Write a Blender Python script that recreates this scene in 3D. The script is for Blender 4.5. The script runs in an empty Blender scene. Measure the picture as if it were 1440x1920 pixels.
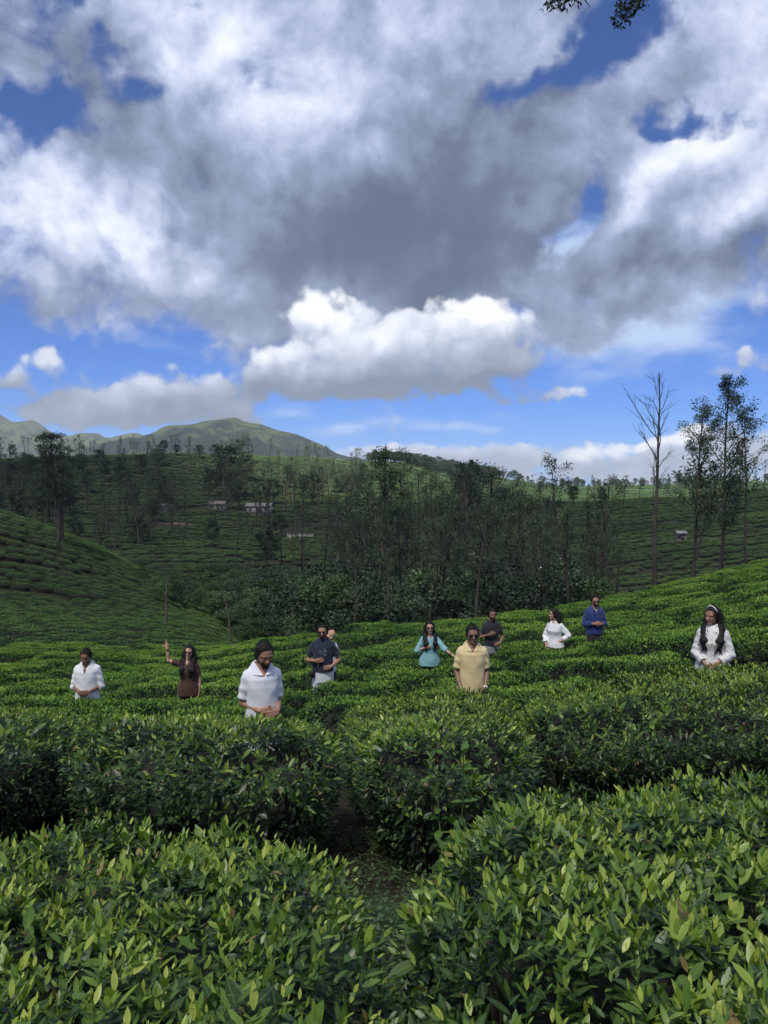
import bpy, bmesh, math, random, time
import numpy as np
from mathutils import Vector, Matrix
T0 = time.time()
rng = np.random.default_rng(7)
random.seed(7)
SC = bpy.context.scene
COL = SC.collection
R = math.radians

# ------------------------------------------------------------------ camera
CAMZ = 2.0
FPX = 1443.0                      # focal length in pixels of the 1440 x 1920 photograph
PITCH = -math.atan(40.0 / FPX)
cam_data = bpy.data.cameras.new('camera')
cam = bpy.data.objects.new('camera', cam_data)
COL.objects.link(cam)
cam.location = (0, 0, CAMZ)
cam.rotation_euler = (math.pi / 2 + PITCH, 0, 0)
cam_data.sensor_fit = 'VERTICAL'
cam_data.sensor_height = 36.0
cam_data.lens = 36.0 * FPX / 1920.0
cam_data.clip_start = 0.05
cam_data.clip_end = 60000
SC.camera = cam

def pix_dir(px, py):
    x = (px - 720.0) / FPX
    y = (960.0 - py) / FPX
    c, s = math.cos(PITCH), math.sin(PITCH)
    return Vector((x, c - y * s, s + y * c))

# ------------------------------------------------------------------ view and light
SC.view_settings.view_transform = 'Standard'
SC.view_settings.look = 'None'
SC.view_settings.gamma = 1.0
SC.view_settings.exposure = 1.22
SC.view_settings.use_curve_mapping = False
SC.cycles.max_bounces = 6
SC.cycles.diffuse_bounces = 3
SC.cycles.glossy_bounces = 2
SC.cycles.transmission_bounces = 3
SC.cycles.transparent_max_bounces = 8
SC.cycles.volume_bounces = 0

SUN_EL, SUN_AZ = R(58), R(205)    # azimuth clockwise from +Y (the view direction): behind, a little left
sun_vec = Vector((math.sin(SUN_AZ) * math.cos(SUN_EL), math.cos(SUN_AZ) * math.cos(SUN_EL), math.sin(SUN_EL)))
sd = bpy.data.lights.new('sun', 'SUN')
sd.energy = 5.0
sd.angle = R(4.0)
sd.color = (1.0, 0.95, 0.86)
sun = bpy.data.objects.new('sun', sd)
COL.objects.link(sun)
sun.rotation_euler = (-sun_vec).to_track_quat('-Z', 'Y').to_euler()
sun.location = sun_vec * 50
# ------------------------------------------------------------------ sky: Nishita blue with three sheets of cloud
world = bpy.data.worlds.new('World')
SC.world = world
world.use_nodes = True
NT = world.node_tree
NT.nodes.clear()

class NB:
    """tiny node-graph writer"""
    def __init__(self, nt): self.nt = nt
    def n(self, t, **kw):
        nd = self.nt.nodes.new(t)
        for k, v in kw.items(): setattr(nd, k, v)
        return nd
    def put(self, sock, v):
        if isinstance(v, bpy.types.NodeSocket): self.nt.links.new(v, sock)
        else: sock.default_value = v
    def math(self, op, a, b=None, c=None, clamp=False):
        nd = self.n('ShaderNodeMath', operation=op, use_clamp=clamp)
        for i, v in enumerate((a, b, c)):
            if v is not None: self.put(nd.inputs[i], v)
        return nd.outputs[0]
    def vec(self, op, a, b=None, out=0):
        nd = self.n('ShaderNodeVectorMath', operation=op)
        self.put(nd.inputs[0], a)
        if b is not None:
            if op == 'SCALE': self.put(nd.inputs['Scale'], b)
            else: self.put(nd.inputs[1], b)
        return nd.outputs[out]
    def noise(self, v, scale, detail=6, rough=0.55, lac=2.0, dist=0.0, color=False):
        nd = self.n('ShaderNodeTexNoise')
        self.put(nd.inputs['Vector'], v)
        nd.inputs['Scale'].default_value = scale
        nd.inputs['Detail'].default_value = detail
        nd.inputs['Roughness'].default_value = rough
        nd.inputs['Lacunarity'].default_value = lac
        nd.inputs['Distortion'].default_value = dist
        return nd.outputs['Color' if color else 'Fac']
    def ss(self, x, a, b, lo=0.0, hi=1.0, kind='SMOOTHSTEP'):
        nd = self.n('ShaderNodeMapRange', interpolation_type=kind)
        self.put(nd.inputs[0], x)
        for i, v in enumerate((a, b, lo, hi)): self.put(nd.inputs[i + 1], v)
        return nd.outputs[0]
    def mix(self, f, a, b):
        nd = self.n('ShaderNodeMix', data_type='RGBA')
        self.put(nd.inputs[0], f)
        for s, v in ((nd.inputs[6], a), (nd.inputs[7], b)):
            if isinstance(v, (tuple, list)): v = (*v[:3], 1.0)
            self.put(s, v)
        return nd.outputs[2]

S = NB(NT)
DIR = S.n('ShaderNodeTexCoord').outputs['Generated']

# The cloud fields are sums of soft ellipses on the sky sphere.  Each field is stored as a short
# sum of products (curve over azimuth) x (curve over height), so the shader stays quick.
NAZ, NEL, RANK = 110, 90, 15
AZ0, AZ1, EL0, EL1 = -0.72, 0.72, -0.06, 0.74
_t = np.linspace(0, 1, NAZ); _u = np.linspace(0, 1, NEL)
_AZ, _SE = np.meshgrid(AZ0 + (AZ1 - AZ0) * _t, EL0 + (EL1 - EL0) * _u, indexing='ij')
def grid_dirs(off=(0, 0, 0)):
    ce = np.sqrt(1 - _SE ** 2)
    return np.stack([np.sin(_AZ) * ce + off[0], np.cos(_AZ) * ce + off[1], _SE + off[2]], -1)

def blob_map(lst, off=(0, 0, 0), sat=0.0):
    D = grid_dirs(off)
    acc = np.zeros(_AZ.shape); neg = np.zeros(_AZ.shape)
    for (px, py, rx, ry, rot, w) in lst:
        c = pix_dir(px, py).normalized()
        right = Vector((c.y, -c.x, 0)).normalized()
        up = right.cross(c)
        a = R(rot)
        r2, u2 = right * math.cos(a) + up * math.sin(a), up * math.cos(a) - right * math.sin(a)
        k = 1.0 / FPX
        q = D - np.array(c)
        f = w * np.exp(-((q @ np.array(r2)) / (rx * k)) ** 2 - ((q @ np.array(u2)) / (ry * k)) ** 2)
        if sat and w < 0: neg += f
        else: acc += f
    return (1 - np.exp(-sat * acc) if sat else acc) + neg

def set_curve(nd, ys, n):
    m = nd.mapping
    m.use_clip = False
    for i in range(3):
        c = m.curves[i]
        y = ys[i] if i < len(ys) else np.zeros(n)
        xs = np.linspace(0, 1, n)
        c.points[0].location = (0.0, float(y[0])); c.points[1].location = (1.0, float(y[-1]))
        for x, v in zip(xs[1:-1], y[1:-1]): c.points.new(float(x), float(v))
        for p in c.points: p.handle_type = 'AUTO_CLAMPED'
    m.update()

def sky_coords(p):
    nd = S.n('ShaderNodeSeparateXYZ'); S.put(nd.inputs[0], p)
    x, y, z = nd.outputs
    ta = S.ss(S.math('ARCTAN2', x, y), AZ0, AZ1, kind='LINEAR')
    te = S.ss(z, EL0, EL1, kind='LINEAR')
    return ta, te

def field(coords, M, rank=RANK):
    win = np.clip(np.minimum(_t, 1 - _t) / .06, 0, 1)[:, None] * np.clip((1 - _u) / .05, 0, 1)[None, :]
    U, sg, Vt = np.linalg.svd(M * win, full_matrices=False)
    acc = 0.0
    for k in range(0, rank, 3):
        ca = S.n('ShaderNodeVectorCurve'); set_curve(ca, [U[:, j] * math.sqrt(sg[j]) for j in range(k, k + 3)], NAZ)
        ce = S.n('ShaderNodeVectorCurve'); set_curve(ce, [Vt[j] * math.sqrt(sg[j]) for j in range(k, k + 3)], NEL)
        S.put(ca.inputs['Vector'], coords[0]); S.put(ce.inputs['Vector'], coords[1])
        acc = S.math('ADD', acc, S.vec('DOT_PRODUCT', ca.outputs[0], ce.outputs[0], out=1))
    return acc

def warp(p, scale, amt, detail=3):
    c = S.noise(p, scale, detail, 0.5, color=True)
    return S.vec('ADD', p, S.vec('SCALE', S.vec('SUBTRACT', c, (0.5, 0.5, 0.5)), amt))

SKY_STRENGTH = 0.1
# --- blue
sky = S.n('ShaderNodeTexSky', sky_type='NISHITA')
sky.sun_disc = False
sky.sun_elevation = SUN_EL
sky.sun_rotation = SUN_AZ
sky.altitude = 900
sky.air_density = 1.0
sky.dust_density = 0.4
sky.ozone_density = 3.0
zc = S.n('ShaderNodeSeparateXYZ'); S.put(zc.inputs[0], DIR)
DZ = zc.outputs[2]
g = S.n('ShaderNodeMix', data_type='RGBA', blend_type='MULTIPLY')
g.inputs[0].default_value = 1.0
S.put(g.inputs[6], sky.outputs[0])
S.put(g.inputs[7], S.mix(S.ss(DZ, 0.0, .45), (.075, .245, .58), (.145, .265, .475)))
BLUE = g.outputs[2]

K = .485 / SKY_STRENGTH
def col(r, g_, b): return (r * K, g_ * K, b * K)

# --- sheet A: the big soft stratocumulus overhead
A_COV = [
 (560, 60, 420, 230, 0, .75), (300, 330, 430, 190, -6, .7), (740, 300, 330, 260, 0, .9), (620, 440, 330, 130, -3, .7),
 (150, 480, 330, 100, 2, .85), (960, 290, 190, 150, 25, .6), (330, 120, 260, 160, 0, .35), (860, 480, 170, 70, 35, .35),
 (1300, 330, 260, 130, 32, .75), (1440, 130, 230, 190, 30, .8), (1260, 170, 190, 70, 42, .5), (1400, 470, 260, 100, 8, .8), (1120, 420, 70, 60, 40, .3),
 (30, 100, 130, 130, 0, .3), (980, 80, 130, 110, 0, .45), (800, 60, 200, 200, 0, .4), (420, 540, 120, 45, -12, .35), (700, 535, 130, 40, 0, .3),
 (1180, 470, 90, 60, 20, .25), (1068, 645, 50, 40, 15, .5), (1165, 618, 100, 26, 6, .28),
 (1130, 105, 85, 80, 45, -.9), (970, 185, 85, 30, 30, -.7), (1275, 228, 60, 26, 0, -.75), (1075, 375, 36, 105, -38, -.85), (1190, 15, 90, 30, 0, -.45),
 (0, 235, 50, 40, 0, -.75), (70, 85, 90, 75, 35, -.55), (265, 140, 70, 34, 0, -.6), (100, 205, 70, 24, 20, -.45), (140, 10, 60, 40, 0, -.45), (365, 15, 26, 16, 0, -.35),
]
A_LIGHT = [   # + bright, - dark
 (130, 385, 200, 85, -14, .62), (290, 430, 90, 40, -20, .35), (440, 90, 130, 90, -40, .42), (640, 130, 260, 160, 0, .22), (560, 250, 90, 70, 0, .15), (330, 20, 150, 60, 0, .15),
 (1240, 360, 130, 50, 40, .42), (1400, 410, 110, 60, 20, .55), (1400, 80, 120, 120, 35, .35), (1330, 270, 150, 60, 35, .22), (800, 40, 150, 110, 0, .18),
 (620, 450, 280, 90, -6, -.42), (860, 330, 230, 150, 10, -.26), (400, 260, 70, 120, 0, -.10), (700, 400, 200, 100, 0, -.12), (80, 560, 260, 42, 4, -.35),
 (1360, 500, 240, 48, 4, -.5), (1180, 480, 120, 50, 25, -.3), (900, 480, 170, 60, 20, -.22), (80, 150, 160, 130, 0, -.25), (1000, 100, 120, 90, 0, -.1), (240, 190, 110, 90, 0, -.12),
]
pA = warp(DIR, 3.2, 0.10, 4)
nA1 = S.noise(pA, 5.0, 7, 0.58, 2.1, 0.3)
pA2 = warp(DIR, 9.0, 0.035, 2)
nA2 = S.noise(pA2, 14.0, 6, 0.55, 2.1)
cA = sky_coords(S.vec('ADD', DIR, S.vec('SCALE', S.vec('SUBTRACT', S.noise(DIR, 6, 4, .6, color=True), (.5, .5, .5)), .19)))
covA = field(cA, blob_map(A_COV, sat=1.5), 18)
# beyond the frame the sheet goes on as broken cloud
sx = S.n('ShaderNodeSeparateXYZ'); S.put(sx.inputs[0], DIR)
rest = S.ss(S.math('SUBTRACT', DZ, S.math('MULTIPLY', sx.outputs[1], .67)), .06, .35, 0.0, .62)
rest2 = S.ss(sx.outputs[1], .55, .2, 0.0, .42)
rest = S.math('MAXIMUM', rest, S.math('MULTIPLY', rest2, S.ss(DZ, .02, .12)))
covA = S.math('MAXIMUM', covA, rest)
dA = S.math('ADD', covA, S.math('MULTIPLY', S.math('SUBTRACT', nA1, .5), 1.6))
dA = S.math('ADD', dA, S.math('MULTIPLY', S.math('SUBTRACT', nA2, .5), .85))
nA3 = S.noise(pA2, 46.0, 4, 0.6)
dA = S.math('ADD', dA, S.math('MULTIPLY', S.math('SUBTRACT', nA3, .5), .40))
alphaA = S.ss(dA, .26, .72)
off = (-0.012, -0.004, 0.03)
nA1b = S.noise(S.vec('ADD', pA, off), 5.0, 7, 0.58, 2.1, 0.3)
nA2b = S.noise(S.vec('ADD', pA2, off), 14.0, 6, 0.55, 2.1)
litA = S.math('ADD', S.math('MULTIPLY', S.math('SUBTRACT', nA1, nA1b), 1.1), S.math('MULTIPLY', S.math('SUBTRACT', nA2, nA2b), .42))
LA = field(cA, .72 * blob_map(A_LIGHT))
bA = S.math('ADD', S.math('ADD', .505, LA), S.math('MULTIPLY', litA, 1.15))
bA = S.math('ADD', bA, S.math('MULTIPLY', S.math('SUBTRACT', nA2, .5), .30))
bA = S.math('ADD', bA, S.math('MULTIPLY', S.math('SUBTRACT', nA3, .5), .16))
bA = S.math('SUBTRACT', bA, S.ss(dA, .7, 1.4, 0, .10))
rampA = S.n('ShaderNodeValToRGB')
S.put(rampA.inputs[0], bA)
cr = rampA.color_ramp
cr.elements[0].position = 0.0; cr.elements[0].color = (.095, .125, .205, 1)
cr.elements[1].position = 1.0; cr.elements[1].color = (.86, .89, .98, 1)
for pos, c in ((.2, (.13, .165, .255, 1)), (.5, (.275, .335, .49, 1)), (.75, (.52, .59, .79, 1))):
    e = cr.elements.new(pos); e.color = c
colA = S.vec('SCALE', rampA.outputs[0], K)

# --- sheet B: crisp cumulus above the hills
B_COV = [
 (585, 585, 38, 42, 0, .8), (640, 600, 62, 48, 0, .9), (600, 640, 60, 60, 0, .6), (715, 640, 80, 50, 0, .75), (865, 600, 66, 44, 0, .9), (935, 615, 60, 55, 0, .85), (800, 660, 190, 62, 0, .9), (640, 700, 150, 48, 0, .8),
 (525, 680, 62, 34, 20, .7), (930, 675, 80, 50, 0, .6), (500, 712, 60, 30, 10, .42), (660, 735, 90, 20, 0, .4), (760, 715, 160, 34, 0, .5),
 (275, 735, 55, 34, 0, .9), (345, 740, 55, 30, 0, .7), (405, 738, 60, 30, 0, .85), (150, 752, 52, 34, 0, .95), (450, 757, 40, 24, 0, .45), (340, 778, 150, 26, 0, .7), (190, 785, 90, 22, 0, .6), (250, 765, 120, 30, 0, .5), (400, 790, 70, 16, 0, .35),
 (105, 682, 50, 27, -15, .95), (15, 718, 55, 24, -15, .8), (40, 768, 90, 18, 0, .55), (316, 685, 28, 14, 0, .55),
 (1055, 735, 62, 20, 14, .62), (975, 745, 60, 16, 0, .5), (1430, 680, 65, 36, 0, .7), (1330, 690, 60, 26, 0, .25),
 (690, 850, 90, 16, 0, .6), (830, 848, 150, 26, 0, .8), (990, 862, 150, 26, 0, .85), (1150, 880, 120, 26, 0, .8), (1120, 858, 42, 13, 12, .6), (1195, 832, 26, 9, 10, .75), (1235, 845, 60, 28, 30, .7), (1290, 865, 120, 44, 0, .8), (1420, 850, 130, 55, 0, .85), (1290, 815, 30, 16, 20, .6), (1050, 905, 400, 18, 0, .6),
]
B_LIGHT = [
 (590, 575, 50, 36, 0, .5), (640, 580, 60, 30, 0, .3), (600, 660, 90, 60, 0, .22), (870, 585, 80, 36, 0, .5), (930, 590, 60, 36, 0, .38), (700, 625, 80, 35, 0, .28), (780, 640, 160, 40, 0, .18), (520, 665, 60, 22, 20, .22),
 (275, 722, 45, 20, 0, .2), (405, 725, 55, 18, 0, .16), (150, 740, 45, 22, 0, .18), (100, 672, 45, 18, 0, .14), (30, 720, 80, 40, 0, -.12), (230, 765, 260, 45, 0, -.14), (1050, 625, 40, 26, 0, .18), (1080, 728, 36, 12, 15, .25), (1200, 829, 45, 10, 10, .7), (1120, 853, 70, 11, 8, .55), (1300, 815, 40, 14, 25, .5), (1420, 880, 100, 20, 0, .1), (40, 690, 60, 18, 0, .12),
 (690, 738, 190, 22, 0, -.5), (800, 715, 150, 26, 0, -.3), (950, 720, 90, 30, 0, -.22), (480, 735, 70, 22, 0, -.24), (330, 790, 220, 20, 0, -.26), (30, 745, 100, 24, 0, -.2), (340, 755, 60, 18, 0, -.12), (850, 870, 200, 14, 0, -.14), (1000, 850, 160, 14, 0, -.12), (1200, 640, 140, 40, 0, -.12), (1080, 665, 50, 24, 0, -.16), (1300, 870, 90, 24, 0, -.10), (980, 752, 70, 12, 0, -.15),
]
pB = warp(DIR, 16.0, 0.022, 4)
vB = S.n('ShaderNodeTexVoronoi', feature='F1'); vB.inputs['Scale'].default_value = 30
S.put(vB.inputs['Vector'], pB)
try: vB.inputs['Detail'].default_value = 1.5; vB.inputs['Roughness'].default_value = .5
except Exception: pass
nB = S.noise(pB, 26.0, 6, .56)
nBb = S.noise(S.vec('ADD', pB, (-.004, 0, .010)), 26.0, 6, .56)
cB = sky_coords(warp(DIR, 20, .026, 3))
mB = blob_map(B_COV, sat=1.6)
covB = field(cB, mB, 18)
dB = S.math('ADD', covB, S.math('MULTIPLY', S.math('SUBTRACT', .42, vB.outputs[0]), .42))
dB = S.math('ADD', dB, S.math('MULTIPLY', S.math('SUBTRACT', nB, .5), .75))
alphaB = S.ss(dB, .32, .60)
litB = S.math('MULTIPLY', S.math('SUBTRACT', .40, vB.outputs[0]), .22)
litB = S.math('ADD', litB, S.math('MULTIPLY', S.math('SUBTRACT', nB, nBb), .55))
LB = field(cB, blob_map(B_LIGHT) + .62 * (mB - blob_map(B_COV, (-.006, 0, .016), sat=1.6)))
bB = S.math('ADD', S.math('ADD', .46, LB), litB)
rampB = S.n('ShaderNodeValToRGB')
S.put(rampB.inputs[0], bB)
cr = rampB.color_ramp
cr.elements[0].position = 0.0; cr.elements[0].color = (.17, .21, .29, 1)
cr.elements[1].position = 1.0; cr.elements[1].color = (.94, .95, .98, 1)
for pos, c in ((.3, (.27, .32, .42, 1)), (.6, (.46, .52, .66, 1)), (.8, (.70, .75, .86, 1))):
    e = cr.elements.new(pos); e.color = c
colB = S.vec('SCALE', rampB.outputs[0], K)

# --- sheet C: thin high veils between them
C_COV = [
 (850, 792, 110, 13, 2, .7), (930, 812, 60, 8, 12, .4), (1010, 470, 130, 55, 15, .75), (1150, 530, 170, 50, -8, .7), (1290, 560, 110, 30, 0, .5), (930, 520, 100, 40, 0, .5), (210, 615, 170, 16, -10, .38), (270, 645, 100, 8, -6, .25), (540, 775, 60, 16, 0, .6), (660, 812, 60, 16, 0, .55), (1120, 700, 120, 20, 10, .35),
 (240, 700, 60, 10, 0, .25), (1065, 640, 60, 55, 15, .6), (1140, 612, 100, 34, 12, .6), (1220, 635, 110, 40, -10, .55), (700, 790, 200, 25, 0, .2), (1300, 640, 150, 60, 0, .35), (460, 580, 120, 30, 0, .35), (820, 560, 100, 30, 0, .3), (1390, 760, 80, 30, 0, .2),
]
mpC = S.n('ShaderNodeMapping', vector_type='POINT'); S.put(mpC.inputs[0], warp(DIR, 8, .05, 3))
mpC.inputs['Rotation'].default_value = (0, R(-8), 0)
mpC.inputs['Scale'].default_value = (1, 1, 3.2)
nC = S.noise(mpC.outputs[0], 12.0, 9, .6)
dC = S.math('ADD', field(sky_coords(warp(DIR, 10, .05, 3)), blob_map(C_COV), 9), S.math('MULTIPLY', S.math('SUBTRACT', nC, .5), 1.1))
alphaC = S.ss(dC, .12, 1.0, 0, .82)
colC = S.mix(S.ss(dC, .2, .9), col(.30, .44, .72), col(.56, .70, .92))

c0 = S.mix(alphaC, BLUE, colC)
c1 = S.mix(alphaA, c0, colA)
c2 = S.mix(alphaB, c1, colB)
# below the horizon: the land beyond, in haze
c3 = S.mix(S.ss(DZ, -.06, -.01), col(.05, .08, .07), c2)
bg = S.n('ShaderNodeBackground')
S.put(bg.inputs[0], c3)
bg.inputs[1].default_value = SKY_STRENGTH
wo = S.n('ShaderNodeOutputWorld')
NT.links.new(bg.outputs[0], wo.inputs[0])
world.cycles.sampling_method = 'MANUAL'
world.cycles.sample_map_resolution = 512
# ------------------------------------------------------------------ helpers
def tag(o, label=None, cat=None, group=None, kind=None):
    if label: o['label'] = label
    if cat: o['category'] = cat
    if group: o['group'] = group
    if kind: o['kind'] = kind
    return o

def link(o, parent=None):
    COL.objects.link(o)
    if parent: o.parent = parent
    return o

def empty(name, loc, rz=0.0):
    o = bpy.data.objects.new(name, None)
    o.empty_display_size = .2
    o.location = loc
    o.rotation_euler = (0, 0, rz)
    return link(o)

def mesh_np(name, V, F, mats=(), smooth=False, attr=None, mat_idx=None, corner_uv=None):
    """numpy arrays -> mesh; F is an (n,3) or (n,4) array or a list of such arrays"""
    if isinstance(F, np.ndarray): F = [F]
    F = [f for f in F if len(f)]
    me = bpy.data.meshes.new(name)
    nl = sum(f.size for f in F); nf = sum(len(f) for f in F)
    me.vertices.add(len(V)); me.loops.add(nl); me.polygons.add(nf)
    me.vertices.foreach_set('co', np.asarray(V, np.float32).ravel())
    me.loops.foreach_set('vertex_index', np.concatenate([f.ravel() for f in F]).astype(np.int32))
    st, k = [], 0
    for f in F:
        st.append(k + np.arange(len(f)) * f.shape[1]); k += f.size
    me.polygons.foreach_set('loop_start', np.concatenate(st).astype(np.int32))
    if mat_idx is not None: me.polygons.foreach_set('material_index', np.asarray(mat_idx, np.int32))
    if smooth: me.polygons.foreach_set('use_smooth', np.ones(nf, bool))
    for m in mats: me.materials.append(m)
    if attr:
        for an, (dom, vals) in attr.items():
            at = me.attributes.new(an, 'FLOAT', dom)
            at.data.foreach_set('value', np.asarray(vals, np.float32))
    me.update(calc_edges=True)
    return me

def obj(name, me, parent=None):
    return link(bpy.data.objects.new(name, me), parent)

# ------------------------------------------------------------------ materials
def material(name):
    m = bpy.data.materials.new(name)
    m.use_nodes = True
    nb = NB(m.node_tree)
    b = m.node_tree.nodes['Principled BSDF']
    return m, nb, b

def ramp(nb, fac, stops):
    r = nb.n('ShaderNodeValToRGB')
    nb.put(r.inputs[0], fac)
    e = r.color_ramp.elements
    e[0].position, e[0].color = stops[0][0], (*stops[0][1], 1)
    e[1].position, e[1].color = stops[-1][0], (*stops[-1][1], 1)
    for p, c in stops[1:-1]:
        x = e.new(p); x.color = (*c, 1)
    return r.outputs[0]

def leaf_material(name, stops, rough=.42, trans=.22, spec=.5, noise_scale=0, obj_var=.0, mottled=False):
    """stops: colour over the per-leaf attribute 'tint' (0 old leaf .. 1 young shoot; also carries painted shade and sun)"""
    m, nb, b = material(name)
    at = nb.n('ShaderNodeAttribute', attribute_name='tint').outputs['Fac']
    f = at
    if obj_var:
        oi = nb.n('ShaderNodeObjectInfo').outputs['Random']
        f = nb.math('ADD', f, nb.math('MULTIPLY', nb.math('SUBTRACT', oi, .5), obj_var))
    if noise_scale:
        g = nb.n('ShaderNodeNewGeometry').outputs['Position']
        n = nb.noise(g, noise_scale, 3, .55)
        f = nb.math('ADD', f, nb.math('MULTIPLY', nb.math('SUBTRACT', n, .5), .8))
    c = ramp(nb, f, stops)
    if mottled:
        rib = nb.math('POWER', nb.n('ShaderNodeAttribute', attribute_name='rib').outputs['Fac'], 9.0)
        c = nb.mix(nb.math('MULTIPLY', rib, .55), c, (.16, .24, .07))
        nn = nb.noise(nb.n('ShaderNodeNewGeometry').outputs['Position'], 60, 4, .6)
        c = nb.mix(nb.ss(nn, .56, .80, 0, .75), c, (.030, .045, .014))
        c = nb.mix(nb.ss(nn, .30, .18, 0, .6), c, (.16, .20, .05))
    nb.put(b.inputs['Base Color'], c)
    b.inputs['Roughness'].default_value = rough
    b.inputs['Specular IOR Level'].default_value = spec
    if trans:
        tr = nb.n('ShaderNodeBsdfTranslucent')
        hs = nb.n('ShaderNodeMix', data_type='RGBA', blend_type='MULTIPLY'); hs.inputs[0].default_value = 1
        nb.put(hs.inputs[6], c); hs.inputs[7].default_value = (1.5, 1.7, .55, 1)
        nb.put(tr.inputs[0], hs.outputs[2])
        mx = nb.n('ShaderNodeMixShader'); mx.inputs[0].default_value = trans
        nb.put(mx.inputs[1], b.outputs[0]); nb.put(mx.inputs[2], tr.outputs[0])
        m.node_tree.links.new(mx.outputs[0], m.node_tree.nodes['Material Output'].inputs[0])
    return m

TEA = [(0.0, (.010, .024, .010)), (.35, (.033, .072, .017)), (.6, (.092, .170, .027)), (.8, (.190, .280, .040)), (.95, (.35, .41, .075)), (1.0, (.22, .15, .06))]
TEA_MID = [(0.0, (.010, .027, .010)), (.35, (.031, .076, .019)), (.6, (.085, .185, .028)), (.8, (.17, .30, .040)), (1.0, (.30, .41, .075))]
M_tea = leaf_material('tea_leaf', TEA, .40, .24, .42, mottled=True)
M_tea_mid = leaf_material('tea_leaf_mid', TEA_MID, .52, .22, .28, .25)
TEA_FAR = [(0.0, (.009, .022, .010)), (.35, (.036, .086, .023)), (.7, (.10, .20, .042)), (1.0, (.20, .31, .065))]
M_tea_far = leaf_material('tea_leaf_far', TEA_FAR, .6, .0, .3, .02)
M_core, _nb, _b = material('dark_bush_core')
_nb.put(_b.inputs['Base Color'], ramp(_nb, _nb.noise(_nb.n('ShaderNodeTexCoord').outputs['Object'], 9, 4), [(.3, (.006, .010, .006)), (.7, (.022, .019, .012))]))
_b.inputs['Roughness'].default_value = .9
M_stem, _nb, _b = material('green_stem')
_b.inputs['Base Color'].default_value = (.05, .085, .025, 1); _b.inputs['Roughness'].default_value = .5

def ground_material():
    m, nb, b = material('soil_and_weeds')
    p = nb.n('ShaderNodeNewGeometry').outputs['Position']
    n1 = nb.noise(p, .9, 6, .6); n2 = nb.noise(p, 7, 5, .6); n3 = nb.noise(p, .012, 5, .55)
    soil = ramp(nb, n2, [(.3, (.012, .008, .006)), (.55, (.030, .021, .014)), (.75, (.055, .040, .026))])
    weed = ramp(nb, n2, [(.3, (.008, .018, .008)), (.6, (.024, .050, .014)), (.8, (.05, .085, .02))])
    near = nb.mix(nb.ss(n1, .42, .60), soil, weed)
    far = ramp(nb, nb.math('ADD', nb.math('MULTIPLY', n3, .8), nb.math('MULTIPLY', n1, .2)), [(.3, (.014, .030, .014)), (.5, (.030, .062, .020)), (.68, (.075, .125, .030))])
    sy = nb.n('ShaderNodeSeparateXYZ'); nb.put(sy.inputs[0], p)
    nb.put(b.inputs['Base Color'], nb.mix(nb.ss(sy.outputs[1], 350, 480), near, far))
    b.inputs['Roughness'].default_value = .95
    b.inputs['Specular IOR Level'].default_value = .2
    bp = nb.n('ShaderNodeBump'); bp.inputs['Strength'].default_value = .6; bp.inputs['Distance'].default_value = .05
    nb.put(bp.inputs['Height'], n2); nb.put(b.inputs['Normal'], bp.outputs[0])
    return m
M_ground = ground_material()

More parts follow.
